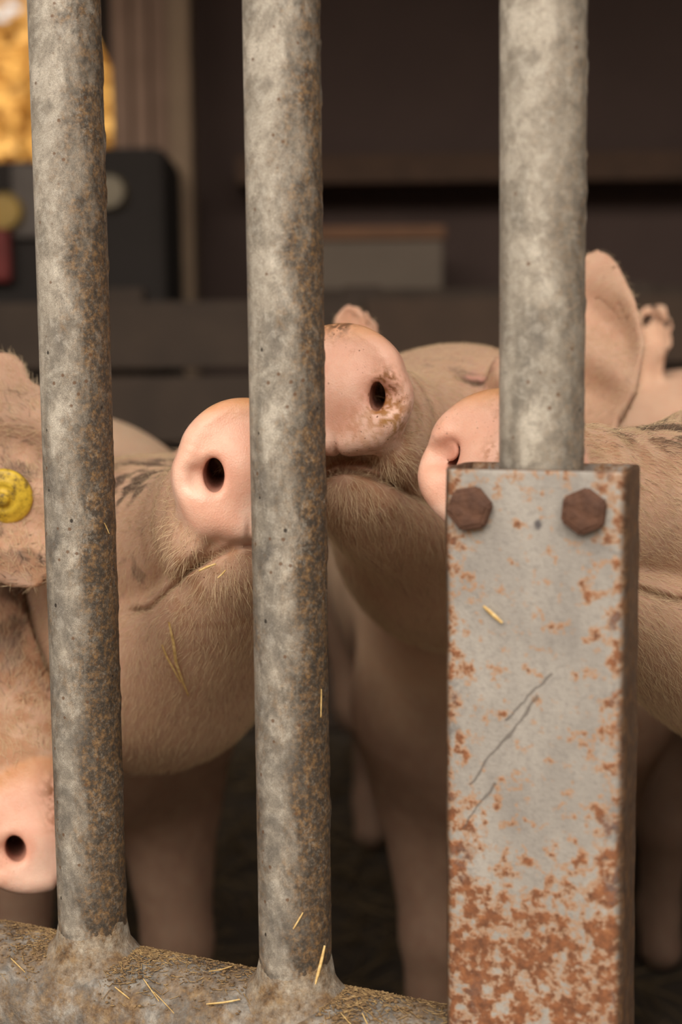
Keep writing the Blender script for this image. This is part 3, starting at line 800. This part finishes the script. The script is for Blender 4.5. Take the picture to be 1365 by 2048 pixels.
    def nostrils(s, P):
        a, l, h = s.dlocal(P); n0 = s.nost; out = None
        Q = np.stack([a, l, h], 1).astype(np.float32)
        sx = np.array([1, 1, s.nh[0] / s.nh[1]], np.float32)
        for sg in (-1, 1):
            p0 = np.array([-.012, sg * (n0 + .004), s.nd - .002]); p1 = np.array([.010, sg * (n0 - .001), s.nd]); p2 = np.array([.042, sg * (n0 - .007), s.nd + .008])
            g = smin(rcone(Q * sx, p0 * sx, p1 * sx, s.nh[0] * 1.15, s.nh[0]), rcone(Q * sx, p1 * sx, p2 * sx, s.nh[0], s.nh[0] * .7), .004)
            if s.slit:                                   # upper flap folded half over the opening
                dd = Q - np.array([.0045, sg * (n0 + .0042), s.nd + .0020], np.float32)
                fl = np.sqrt((dd[:, 0] / .0080) ** 2 + (dd[:, 1] / .0075) ** 2 + (dd[:, 2] / .0066) ** 2)
                g = smax(g, -(fl - 1) * .004, .002)
            out = g if out is None else np.minimum(out, g)
        return out
    def earf(s, P, e):
        b0, A, Nn, L, Wd, curl, fold = e
        A = unit(A); Nn = unit(np.asarray(Nn) - A * (np.asarray(Nn) @ A)); B = np.cross(Nn, A)
        rel = (P - np.asarray(b0)).astype(np.float32)
        u = rel @ A.astype(np.float32); v = rel @ B.astype(np.float32); n = rel @ Nn.astype(np.float32)
        t = np.clip(u / L, 0, 1)
        wid = Wd * np.interp(t, [0, .15, .4, .65, .85, .96, 1], [.72, .95, 1, .76, .42, .20, .09]).astype(np.float32)
        n2 = n - curl * (v * v) / Wd + fold * t ** 2 * L - .0075 * np.sin((v * .62 - u * .78) * 118 + 1) * sstep(.05, .25, t) * sstep(1, .55, t) * sstep(Wd, Wd * .6, np.abs(v))
        th = .0042 - .0018 * t + .004 * (1 - t) ** 3
        dx = np.abs(v) - wid; dx = dx * .8; du = np.maximum(u - L, -u - .03); dn = np.abs(n2) - th
        r = .0035
        m1 = smax(dx, du, .02) + r; m2 = dn + r
        return (np.minimum(np.maximum(m1, m2), 0) + np.sqrt(np.maximum(m1, 0) ** 2 + np.maximum(m2, 0) ** 2) - r) * .8
    def sdf(s, P, solo=False):
        P = np.asarray(P, np.float32)
        d = s.body(P)
        rad = np.sqrt(((P - s.c.astype(np.float32)) ** 2).sum(1))
        m = rad < .54 * s.sc
        if m.any():
            Q = P[m]; dh = smin(d[m], s.headf(Q), .07 * s.sc)
            m2 = np.abs(rad[m]) < .16
            for e in s.ears: dh = smin(dh, s.earf(Q, e), .018)
            if m2.any():
                dd = s.discf(Q[m2]); x = dh[m2]; dh[m2] = smin(x, dd, .010)
                dh[m2] = smax(dh[m2], -s.nostrils(Q[m2]), .0035)
            d = d.copy(); d[m] = dh
        if s.avoid and not solo:
            for o in s.avoid:
                m = np.abs(d) < .05
                if m.any():
                    d = d.copy(); d[m] = smax(d[m], -(o.sdf(P[m], solo=True) - .0015), .006)
        return d
    def mesh(s):
        v, kw, nb = s.vox, s.kw, 16
        g = lambda q: s.c + q * (1 + kw * np.linalg.norm(q, axis=1))[:, None]
        # far end of the body in warped space
        R = 1.75; qm = (-1 + math.sqrt(1 + 4 * kw * R)) / (2 * kw); n = int(qm / (v * nb)) + 1
        ax = np.arange(-n, n)
        BI = np.stack(np.meshgrid(ax, ax, ax, indexing='ij'), -1).reshape(-1, 3)
        qc = (BI + .5) * nb * v
        ok = np.linalg.norm(qc, axis=1) < qm + nb * v; BI, qc = BI[ok], qc[ok]
        pc = g(qc); st = 1 + 2 * kw * np.linalg.norm(qc, axis=1)
        ok = (pc[:, 2] > -.08) & (pc[:, 2] < 1.25); BI, qc, pc, st = BI[ok], qc[ok], pc[ok], st[ok]
        lo = np.minimum(s.c, np.minimum(s.sh, s.sh + s.bd * 1.1)) - .34; hi = np.maximum(s.c, np.maximum(s.sh, s.sh + s.bd * 1.1)) + .34; lo[2] = -.1
        ok = ((pc > lo) & (pc < hi)).all(1); BI, qc, pc, st = BI[ok], qc[ok], pc[ok], st[ok]
        d = s.sdf(pc, solo=True)
        half = nb * v * .87 * st
        ok = np.abs(d) < half * 1.12 + .004
        BI = BI[ok]
        oc = np.stack(np.meshgrid(*[np.arange(nb + 1)] * 3, indexing='ij'), -1)
        off = np.array([[i, j, k] for i in (0, 1) for j in (0, 1) for k in (0, 1)])
        cell_id, cell_pos, quads_src = [], [], []
        big = 1 << 12
        key = lambda I: ((I[:, 0] + 2048) * big + (I[:, 1] + 2048)) * big + (I[:, 2] + 2048)
        EB = []
        for ch in range(0, len(BI), 24):
            Bc = BI[ch:ch + 24]
            I = (Bc[:, None, None, None] * nb + oc[None]).reshape(-1, 3)
            D = s.sdf(g(I * v)).reshape(len(Bc), nb + 1, nb + 1, nb + 1)
            S = D < 0
            cnt = sum(S[:, i:i + nb, j:j + nb, k:k + nb].astype(np.int8) for i, j, k in off)
            bi, x, y, z = np.nonzero((cnt > 0) & (cnt < 8))
            if not len(bi): continue
            base = Bc[bi] * nb + np.stack([x, y, z], 1)
            cv = np.stack([D[bi, x + i, y + j, z + k] for i, j, k in off], 1)
            acc = np.zeros((len(bi), 3)); num = np.zeros(len(bi))
            for a in range(8):
                for ax_ in range(3):
                    if off[a][ax_] == 0:
                        bq = a + (4, 2, 1)[ax_]
                        m = (cv[:, a] < 0) != (cv[:, bq] < 0)
                        t = np.where(m, cv[:, a] / np.where(m, cv[:, a] - cv[:, bq], 1), 0)
                        p = np.repeat(off[a][None].astype(float), len(bi), 0); p[:, ax_] += t
                        acc += p * m[:, None]; num += m
            cell_id.append(key(base)); cell_pos.append(base + acc / num[:, None])
            for ax_, bq in ((0, 4), (1, 2), (2, 1)):
                m = (cv[:, 0] < 0) != (cv[:, bq] < 0)
                EB.append((ax_, base[m], cv[m, 0] < 0))
        cid = np.concatenate(cell_id); pos = np.concatenate(cell_pos)
        o = np.argsort(cid); cid, pos = cid[o], pos[o]
        Fs = []
        for ax_, bs, neg in EB:
            u, w = [(1, 2), (2, 0), (0, 1)][ax_]
            eu = np.zeros(3, int); eu[u] = 1; ew = np.zeros(3, int); ew[w] = 1
            ids = []; good = np.ones(len(bs), bool)
            for dlt in (0 * eu, -eu, -eu - ew, -ew):
                k = key(bs + dlt); j = np.clip(np.searchsorted(cid, k), 0, len(cid) - 1); good &= cid[j] == k; ids.append(j)
            q = np.stack(ids, 1); q[~neg] = q[~neg][:, ::-1]; Fs.append(q[good])
        F = np.concatenate(Fs)
        V = g(pos * v)
        # pull vertices on to the surface
        for it in range(2):
            d0 = s.sdf(V); eps = .0006
            if it == 0: G = np.stack([s.sdf(V + np.eye(3)[i] * eps) - d0 for i in range(3)], 1) / eps
            g2 = np.maximum((G * G).sum(1), .15)
            stp = np.clip(d0 / g2, -.002, .002)
            V = V - G * stp[:, None]
        s.V, s.F = V, F
        nn = np.cross(V[F[:, 2]] - V[F[:, 0]], V[F[:, 3]] - V[F[:, 1]])
        s.FA = np.linalg.norm(nn, axis=1) * .5; s.FN = nn / np.maximum(np.linalg.norm(nn, axis=1), 1e-12)[:, None]
        VN = np.zeros_like(V)
        for k in range(4):
            for ax_ in range(3): VN[:, ax_] += np.bincount(F[:, k], nn[:, ax_], len(V))
        s.VN = VN / np.maximum(np.linalg.norm(VN, axis=1), 1e-12)[:, None]
        return s

SNOUT, SNOUT2, OCHRE, SKIN, BACKC, EARC, MUD = [np.array(c, np.float32) for c in
    ((.77, .455, .345), (.82, .555, .445), (.58, .28, .09), (.57, .37, .265), (.62, .45, .31), (.72, .425, .315), (.075, .055, .040))]
def lerp(a, b, t): return a + (b - a) * t[:, None]
def paint(p, dark, brown=None):
    """skin colours, with shade painted on the lower body: bare pink plate, ochre dirt on its upper rim, pale coat, dark blotches"""
    V = p.V; a, l, h = p.local(V); da, dl, dh = p.dlocal(V); hw, ht, hb = p.disc
    n1 = fbm(V, 22, p.seed); n2 = fbm(V, 90, p.seed + 9)
    col = np.repeat(SKIN[None], len(V), 0) * (.86 + .28 * n1)[:, None]
    col = lerp(col, np.repeat(BACKC[None], len(V), 0), sstep(.36, .6, a))
    # plate
    k = np.sqrt((dl / hw) ** 2 + (dh / np.where(dh > 0, ht, hb)) ** 2)
    mk = sstep(.0265, .021, da) * sstep(1.16, 1.06, k)
    sn = lerp(np.repeat(SNOUT[None], len(V), 0), np.repeat(SNOUT2[None], len(V), 0), sstep(.40, .62, fbm(V, 55, p.seed + 3)) * sstep(.01, -.015, dh))
    sn = lerp(sn, np.repeat(OCHRE[None], len(V), 0), np.clip(sstep(.58, 1.0, dh / ht) + sstep(-.002, .022, da) * sstep(.0, .9, dh / ht) * .35, 0, 1) * (.25 + .75 * n2) * .95)
    nz = np.sqrt(((np.abs(dl) - p.nost) / .010) ** 2 + ((dh - p.nd) / .011) ** 2)
    sn = lerp(sn, np.repeat(np.array([[.60, .27, .20]], np.float32), len(V), 0), np.exp(-nz ** 2) * .6)
    for (sx, sy, sr, sc_, ss) in p.smear:
        kk = np.exp(-((dl - sx) ** 2 + (dh - sy) ** 2) / sr ** 2)
        sn = lerp(sn, np.repeat(np.array([sc_], np.float32), len(V), 0), np.clip(kk * 1.6, 0, 1) * sstep(.42, .56, fbm(V, 380, p.seed + 77)) * ss)
    col = lerp(col, sn, mk)
    nin = np.sqrt(((np.abs(dl) - p.nost) / (p.nh[0] * 1.6)) ** 2 + ((dh - p.nd) / (p.nh[1] * 1.5)) ** 2) < 1
    inner = sstep(.005, .020, da) * nin * (da < .07)
    col = lerp(col, np.repeat(np.array([[.20, .075, .055]], np.float32), len(V), 0), inner * .9); mk = np.maximum(mk, inner)
    # lips and mouth line darker
    lip = np.exp(-((h / p.sc - p.mouth(a / p.sc, np.abs(l) / p.sc)) / .0042) ** 2) * sstep(.19, .15, a) * sstep(.016, .024, a)
    col = lerp(col, np.repeat(np.array([[.15, .075, .04]], np.float32), len(V), 0), lip * (.15 + .6 * n2))
    # pink lids, dark lash line
    ee = np.sqrt(((a / p.sc - p.eye[0]) / .021) ** 2 + ((h / p.sc - p.eye[2]) / .016) ** 2); eo = (np.abs(l) > .035) * (np.abs(l) < .105)
    col = lerp(col, np.repeat(np.array([[.60, .33, .275]], np.float32), len(V), 0), np.exp(-ee ** 2) * eo * .9)
    el = np.exp(-((a / p.sc - p.eye[0]) / .015) ** 4 - ((h / p.sc - p.eye[2] + .003 + .1 * (a / p.sc - p.eye[0])) / .0026) ** 2)
    col = lerp(col, np.repeat(np.array([[.07, .035, .03]], np.float32), len(V), 0), el * eo * .85)
    # ears
    em = np.zeros(len(V), np.float32)
    for e in p.ears:
        em = np.maximum(em, sstep(.012, .002, p.earf(V, e)))
    em = em * sstep(.24, .30, a)
    col = lerp(col, np.repeat(EARC[None], len(V), 0) * (.80 + .35 * fbm(V, 60, p.seed + 21))[:, None], em)
    # shade painted into the colour of legs, belly and brisket
    low_shade = sstep(.53, .40, V[:, 2] + .16 * (fbm(V, 9, p.seed + 41) - .5)) * sstep(.10, .20, a) * (1 - mk) * (.75 + .25 * n2)
    col = lerp(col, np.repeat(np.array([[.175, .098, .070]], np.float32), len(V), 0), low_shade * .9)
    dm = dark(p, V, a, l, h, n1, n2) * (1 - mk)
    col = lerp(col, np.repeat(MUD[None], len(V), 0), np.clip(dm, 0, 1))
    if brown is not None:
        bm_ = brown(p, V, a, l, h, n1, n2) * (1 - mk)
        col = lerp(col, np.repeat(np.array([[.36, .17, .075]], np.float32), len(V), 0), np.clip(bm_, 0, 1))
    p.col = np.clip(col, 0, 1); p.mk = mk; p.em = em; p.dm = dm
    p.wet = np.clip(mk * .9 + em * .25, 0, 1)
    p.grit = np.clip(mk * p.gr[0] * sstep(.42, .6, fbm(V, 38, p.seed + 31)) + (1 - mk) * p.gr[1] * sstep(.28, .02, a) * sstep(.38, .6, n1), 0, 1)
def build_pig(name, p, label, dark, brown=None, grit=(.5, .6), smear=()):
    p.gr = grit; p.smear = smear
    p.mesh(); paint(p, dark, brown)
    org = np.array([p.sh[0] + p.bd[0] * .5, p.sh[1] + p.bd[1] * .5, 0])
    me = npmesh(name, p.V - org, p.F)
    ca = me.color_attributes.new('tint', 'FLOAT_COLOR', 'POINT')
    ca.data.foreach_set('color', np.concatenate([p.col, np.ones((len(p.V), 1))], 1).astype(np.float32).ravel())
    for nm, arr in (('wet', p.wet), ('dirt', p.grit)):
        at_ = me.attributes.new(nm, 'FLOAT', 'POINT'); at_.data.foreach_set('value', arr.astype(np.float32))
    o = link(name, me, M_SKIN, None, org); tag(o, label, 'pig')
    p.obj, p.org = o, org
    return o
def coat(p, n, reach, lenf, radius=.000066, jitter=.35, stand=.30, hue=((.62, .46, .28), (.78, .62, .42)), name='coat', dark_hair=.02, weight=None, droop=.25):
    """short bristles as real curves, thinner at the tip, lying back along the head"""
    V, F = p.V, p.F
    C = V[F].mean(1); a, l, h = p.local(C)
    tocam = CP - C; tocam /= np.linalg.norm(tocam, axis=1)[:, None]
    wgt = p.FA * (1 - p.mk[F].mean(1)) ** 3 * (np.sum(p.FN * tocam, 1) > -.35) * (a < reach) * (1 - .85 * p.em[F].mean(1))
    if weight is not None: wgt = wgt * weight(p, C, a, l, h)
    x = (C - CP); dep = x @ CF; px = W / 2 + FPX * (x @ CR) / dep; py = H / 2 - FPX * (x @ CU) / dep
    wgt = wgt * ((px > -260) & (px < W + 260) & (py > -100) & (py < H + 150))
    cs = np.cumsum(wgt); f = np.searchsorted(cs, RNG.random(n) * cs[-1]); f = np.clip(f, 0, len(F) - 1)
    u, w = RNG.random((n, 1)), RNG.random((n, 1)); q = F[f]
    R = (V[q[:, 0]] * (1 - u) + V[q[:, 1]] * u) * (1 - w) + (V[q[:, 3]] * (1 - u) + V[q[:, 2]] * u) * w
    N = (p.VN[q[:, 0]] * (1 - u) + p.VN[q[:, 1]] * u) * (1 - w) + (p.VN[q[:, 3]] * (1 - u) + p.VN[q[:, 2]] * u) * w
    N /= np.linalg.norm(N, axis=1)[:, None]
    a, l, h = p.local(R)
    flow = p.back[None] * 1.0 + np.array([0, 0, -1.0]) * (droop + .6 * sstep(-.03, -.09, h))[:, None]
    sw = np.stack([fbm(R, 28, p.seed + 50 + i) - .5 for i in range(3)], 1) * 1.6
    flow = flow + sw + RNG.normal(0, jitter, (n, 3))
    T = flow - N * np.sum(flow * N, 1)[:, None]; T /= np.maximum(np.linalg.norm(T, axis=1), 1e-6)[:, None]
    Ln = lenf(p, R, a, l, h) * RNG.uniform(.55, 1.35, n); st = (stand * RNG.uniform(.5, 1.7, n))[:, None]; Ln = Ln[:, None]
    g = np.array([0, 0, -.18])
    pts = np.stack([R - N * .0004, R + (T * .33 + N * st * .33) * Ln, R + (T * .68 + N * st * .52 + g * .3) * Ln, R + (T + N * st * .55 + g * .7) * Ln], 1) - p.org
    hc = bpy.data.hair_curves.new(name); hc.add_curves([4] * n)
    hc.attributes['position'].data.foreach_set('vector', pts.astype(np.float32).ravel())
    ra = hc.attributes.get('radius') or hc.attributes.new('radius', 'FLOAT', 'POINT')
    rr = np.array([1, .9, .65, .15])[None] * radius * RNG.uniform(.7, 1.3, (n, 1))
    ra.data.foreach_set('value', rr.astype(np.float32).ravel())
    t = RNG.random((n, 1)) ** 1.3; c = np.array(hue[0]) * (1 - t) + np.array(hue[1]) * t
    dk = RNG.random(n) < dark_hair + np.clip(p.dm[q[:, 0]], 0, 1) * .9; c[dk] = np.array([.06, .04, .028])
    ha = hc.attributes.new('hue', 'FLOAT_COLOR', 'CURVE')
    ha.data.foreach_set('color', np.concatenate([c, np.ones((n, 1))], 1).astype(np.float32).ravel())
    o = bpy.data.objects.new(name, hc); COL.objects.link(o); hc.materials.append(M_HAIR); o.parent = p.obj
    tag(o, kind='stuff'); return o
def eyes(p, side=(-1, 1)):
    m = bpy.data.materials.get('dark_eye') or plain('dark_eye', (.02, .012, .008), .12)
    for sg in side:
        b = bmesh.new(); bmesh.ops.create_uvsphere(b, u_segments=20, v_segments=14, radius=.0125 * p.sc)
        bmobj('eye', b, m, p.obj, Vector(p.hp(p.eye[0] * p.sc, sg * (p.eye[1] + .0015) * p.sc, (p.eye[2] - .0025) * p.sc) - p.org), None, True)

tocam = lambda c: unit(CP - c)
def rotz(v, deg):
    a = math.radians(deg); return np.array([v[0] * math.cos(a) - v[1] * math.sin(a), v[0] * math.sin(a) + v[1] * math.cos(a), v[2]])
def pitch(v, deg):
    """raise a direction by deg"""
    hz = math.hypot(v[0], v[1]); e = math.atan2(v[2], hz) + math.radians(deg)
    return np.array([v[0] / hz * math.cos(e), v[1] / hz * math.cos(e), math.sin(e)])

# pig in the middle gap, chin up, snout against the middle bar
cA = at(496, 932, .848)
FA_ = unit(cA - at(300, 1215, 1.10))
A = Pig(cA, pitch(rotz(tocam(cA), 9), 4), FA_, 0, (.0442, .0422, .0432), .0195, [-.225, 1.33, .545], [-.38, 1, 0], seed=11, jaw=.0, jup=.004, jf=.016, jk=.84, flap=1.2, scale=.95, nh=(.0060, .0098))
A.ears = [(A.hp(.285, -.078, .070), -A.L * .7 + A.U * .6 + A.back * .55, -A.back * .8 - A.L * .2 + A.U * .4, .12, .05, .5, .25),
          (at(432, 950, 1.14), at(377, 824, 1.17) - at(432, 950, 1.14), np.array([.2, -1, .2]), .056, .022, .5, .05)]
# pig looking over its snout, in the gap to the sleeve
cB = at(670, 777, .892)
FB_ = pitch(rotz(tocam(cB), -20), 17)
B = Pig(cB, pitch(rotz(tocam(cB), -19), 7), FB_, 0, (.0468, .0430, .0415), .0262, [.185, 1.37, .50], [-.06, 1, 0], seed=23, jaw=.004, jf=.026, jk=.66, eye=(.180, .0665, .0600), avoid=[A], nh=(.0043, .0088))
eB = B.hp(.29, .085, .050)
B.ears = [(at(1150, 850, 1.10), at(1195, 470, 1.13) - at(1150, 850, 1.10), np.array([-.45, -1, .1]), .152, .051, .30, .05),
          (at(716, 712, 1.19), at(688, 588, 1.21) - at(716, 712, 1.19), np.array([.2, -1, .2]), .053, .019, .6, -.1)]
# pig behind the sleeve
cC = at(985, 922, .792)
FC_ = pitch(rotz(tocam(cC), -43), 13)
C = Pig(cC, pitch(rotz(tocam(cC), -20), 7), FC_, 0, (.0478, .0430, .0425), .0255, [.50, 1.12, .50], [.30, 1, 0], seed=37, jaw=.004, slit=1, jk=.92, avoid=[B], nh=(.0055, .0075), nostdrop=.004, plump=1.05)
C.ears = [(C.hp(.30, sg * .088, .08), C.L * sg * .9 + C.U * .5 + C.back * .3, -C.back + C.U * .4, .15, .06, .4, .3) for sg in (1,)]
# tagged pig at the left with its head down
cD = at(86, 1662, .965)
FD_ = unit(cD - at(-105, 1010, 1.17))
D_ = Pig(cD, pitch(rotz(tocam(cD), 12), 2), FD_, 12, (.0455, .0445, .0400), .0195, [-.60, 1.33, .50], [-.85, 1, 0], seed=51, avoid=[A], vox=.0021)
eD = at(-70, 812, .995); tD = at(78, 1195, .955)
D_.ears = [(eD, tD - eD, np.array([.30, -1, .30]), float(np.linalg.norm(tD - eD)), .066, .15, -.06),
           (D_.hp(.31, -.085, .06), -D_.L * .8 - D_.back * .2 + D_.U * .3, np.array([.2, -1, .2]), .13, .055, .3, .2)]
# pig at the back, only ear and neck showing over the others
cE = at(1130, 925, 1.32)
E_ = Pig(cE, pitch(rotz(tocam(cE), -20), 0), pitch(rotz(tocam(cE), -25), 4), 0, (.044, .042, .041), .02, [.50, 1.70, .52], [.02, 1, 0], seed=63, vox=.0034, avoid=[B, C])
eE = at(1300, 705, 1.52)
E_.ears = [(eE, np.array([.12, 0, 1]), np.array([-.3, -1, 0]), .062, .024, .9, .1)]

pts = lambda s, cx: None
dA = lambda p, V, a, l, h, n1, n2: sstep(.50, .60, n2) * sstep(.02, .035, h) * sstep(.05, .09, a) * sstep(.24, .18, a) * .8 + sstep(.56, .62, n2) * np.exp(-((a - .15) / .05) ** 2 - ((h + .02) / .02) ** 2) * .5
dB = lambda p, V, a, l, h, n1, n2: sstep(.58, .64, n2) * np.exp(-((a - .19) / .03) ** 2 - ((h - .05) / .022) ** 2) * .8
dC = lambda p, V, a, l, h, n1, n2: sstep(.46, .57, n2) * np.exp(-((h - .050 - .10 * (a - .1)) / .016) ** 2) * sstep(.04, .10, a) * sstep(.34, .25, a) * .85
dD = lambda p, V, a, l, h, n1, n2: sstep(.40, .55, fbm(V, 45, 77)) * np.exp(-((a - .15) / .05) ** 2) * sstep(-.02, .02, h) * .8
none = lambda p, V, a, l, h, n1, n2: np.zeros(len(V), np.float32)
brC = lambda p, V, a, l, h, n1, n2: sstep(.40, .62, n2) * sstep(.17, .06, a) * sstep(.0, .03, h) * .55
brB = lambda p, V, a, l, h, n1, n2: sstep(.50, .66, n2) * sstep(.12, .03, a) * .5
brA = lambda p, V, a, l, h, n1, n2: sstep(.48, .66, n2) * sstep(.14, .05, a) * sstep(.0, -.03, h) * .5
brD = lambda p, V, a, l, h, n1, n2: sstep(.40, .6, n2) * sstep(.2, .08, a) * .6

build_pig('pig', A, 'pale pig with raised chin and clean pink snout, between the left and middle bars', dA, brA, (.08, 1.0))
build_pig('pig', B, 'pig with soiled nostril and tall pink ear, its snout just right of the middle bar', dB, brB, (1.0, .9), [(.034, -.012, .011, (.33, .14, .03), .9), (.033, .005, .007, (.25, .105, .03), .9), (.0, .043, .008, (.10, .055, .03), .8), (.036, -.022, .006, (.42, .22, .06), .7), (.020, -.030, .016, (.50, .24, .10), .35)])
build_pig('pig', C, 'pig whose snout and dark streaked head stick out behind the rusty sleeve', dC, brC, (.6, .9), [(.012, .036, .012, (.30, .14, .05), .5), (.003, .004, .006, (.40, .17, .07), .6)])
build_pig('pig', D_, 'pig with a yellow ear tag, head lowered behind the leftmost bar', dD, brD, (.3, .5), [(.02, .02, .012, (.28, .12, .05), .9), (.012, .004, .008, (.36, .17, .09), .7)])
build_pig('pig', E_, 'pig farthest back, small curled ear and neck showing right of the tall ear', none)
eyes(B); eyes(C, (1,)); eyes(A); eyes(D_)

def lenA(p, R, a, l, h): return .0058 + .0030 * sstep(-.03, -.07, h) * sstep(.22, .1, a) + .003 * sstep(.12, .25, a)
coat(A, 42000, .42, lenA)
coat(B, 36000, .36, lambda p, R, a, l, h: .0066 + .0055 * sstep(-.03, -.06, h))
coat(C, 34000, .36, lambda p, R, a, l, h: .0066 + .003 * sstep(-.03, -.06, h))
coat(D_, 20000, .34, lambda p, R, a, l, h: .009 + 0 * a, radius=.00011)
wl = lambda p, C, a, l, h: np.exp(-((a - .05) / .035) ** 2) * sstep(.0, -.03, h)
for q, nn in ((A, 90), (B, 170), (C, 90), (D_, 60)):
    coat(q, nn, .2, lambda p, R, a, l, h: (.013 + 0 * a), .000055, .4, .9, name='whiskers', dark_hair=.06, weight=wl)
wr_ = lambda p, C, a, l, h: np.exp(-((p.dlocal(C)[0] - .026) / .006) ** 2) * (p.dlocal(C)[2] < .01)
for q, nn in ((A, 200), (B, 420), (C, 300)):
    coat(q, nn, .06, lambda p, R, a, l, h: .009 + 0 * a, .00006, .3, 1.2, name='rim_bristles', dark_hair=.0, weight=wr_)

# straw caught on the pigs
def on_pig(p, px, py, near=.6):
    d = unit(at(px, py, 1.0) - CP); t = near
    for k in range(700):
        v = float(p.sdf((CP + d * t)[None])[0])
        if v < .0008: break
        t += max(v * .6, .0006)
    return CP + d * t
def pig_straw(p, pix, w, lab):
    c = [on_pig(p, *q) for q in pix]
    straw_piece([x + unit(CP - x) * .0040 for x in c], w, lab, None, 'straw')
pig_straw(A, [(338, 1245), (347, 1285), (352, 1325), (364, 1360), (377, 1391)], .00115, 'longest golden straw lying on the throat of the pig in the middle gap')
pig_straw(A, [(324, 1290), (334, 1315), (347, 1338), (361, 1364)], .0009, 'shorter golden straw crossing beside the longest one on the throat of the middle pig')
pig_straw(A, [(398, 1142), (415, 1134), (432, 1128)], .0009, 'yellow straw crumb stuck along the lower lip of the pig in the middle gap')
pig_straw(A, [(436, 1156), (446, 1147), (452, 1140)], .0006, 'thin yellow straw end at the lip, nearest the middle bar')
pig_straw(B, [(806, 690), (808, 680), (810, 668)], .0007, 'tiny pale straw standing on the bridge of the pig with the soiled nostril') if 0 else None

# yellow ear tag
tp = at(10, 992, 1.0)
def ear_tag():
    e = D_.ears[0]; n = unit(np.array([.25, -1, .35]))
    d = unit(tp - CP); t = .75
    for k in range(500):
        P = CP + d * t
        if D_.sdf(P[None])[0] < .0012: break
        t += .002
    P = CP + d * t
    eps = .004; g = np.array([D_.sdf((P + np.eye(3)[i] * eps)[None])[0] - D_.sdf((P - np.eye(3)[i] * eps)[None])[0] for i in range(3)]); n = unit(g)
    r = 57 * ((P - CP) @ CF) / FPX
    prof = [(0, .0085), (.0035, .0085), (.0045, .0075), (.0047, .0045), (.009, .0042), (.0105, .0055), (.0125, .0040), (r - .0035, .0032), (r - .001, .0022), (r, .0008), (r, -.001), (r * .9, -.0018)]
    ring = np.array([[(q * math.cos(a), q * math.sin(a), z) for a in np.linspace(0, 2 * math.pi, 48, False)] for q, z in prof])
    t_ = NT('yellow_tag_plastic'); v = t_.coord(); nz = t_.noise(v, 170, 4, .7)
    t_.base(t_.ramp(nz, [(.34, (.16, .10, .02)), (.5, (.60, .40, .03)), (.7, (.78, .55, .05))])); t_.set(Roughness=.5)
    o = link('ear_tag', grid_mesh('ear_tag', ring), t_.m, D_.obj, None, None)
    q = Vector(n).to_track_quat('Z', 'Y'); o.matrix_local = Matrix.Translation(Vector(P + n * .001 - D_.org)) @ q.to_matrix().to_4x4()
    o['label'] = 'round yellow plastic ear tag'
ear_tag()
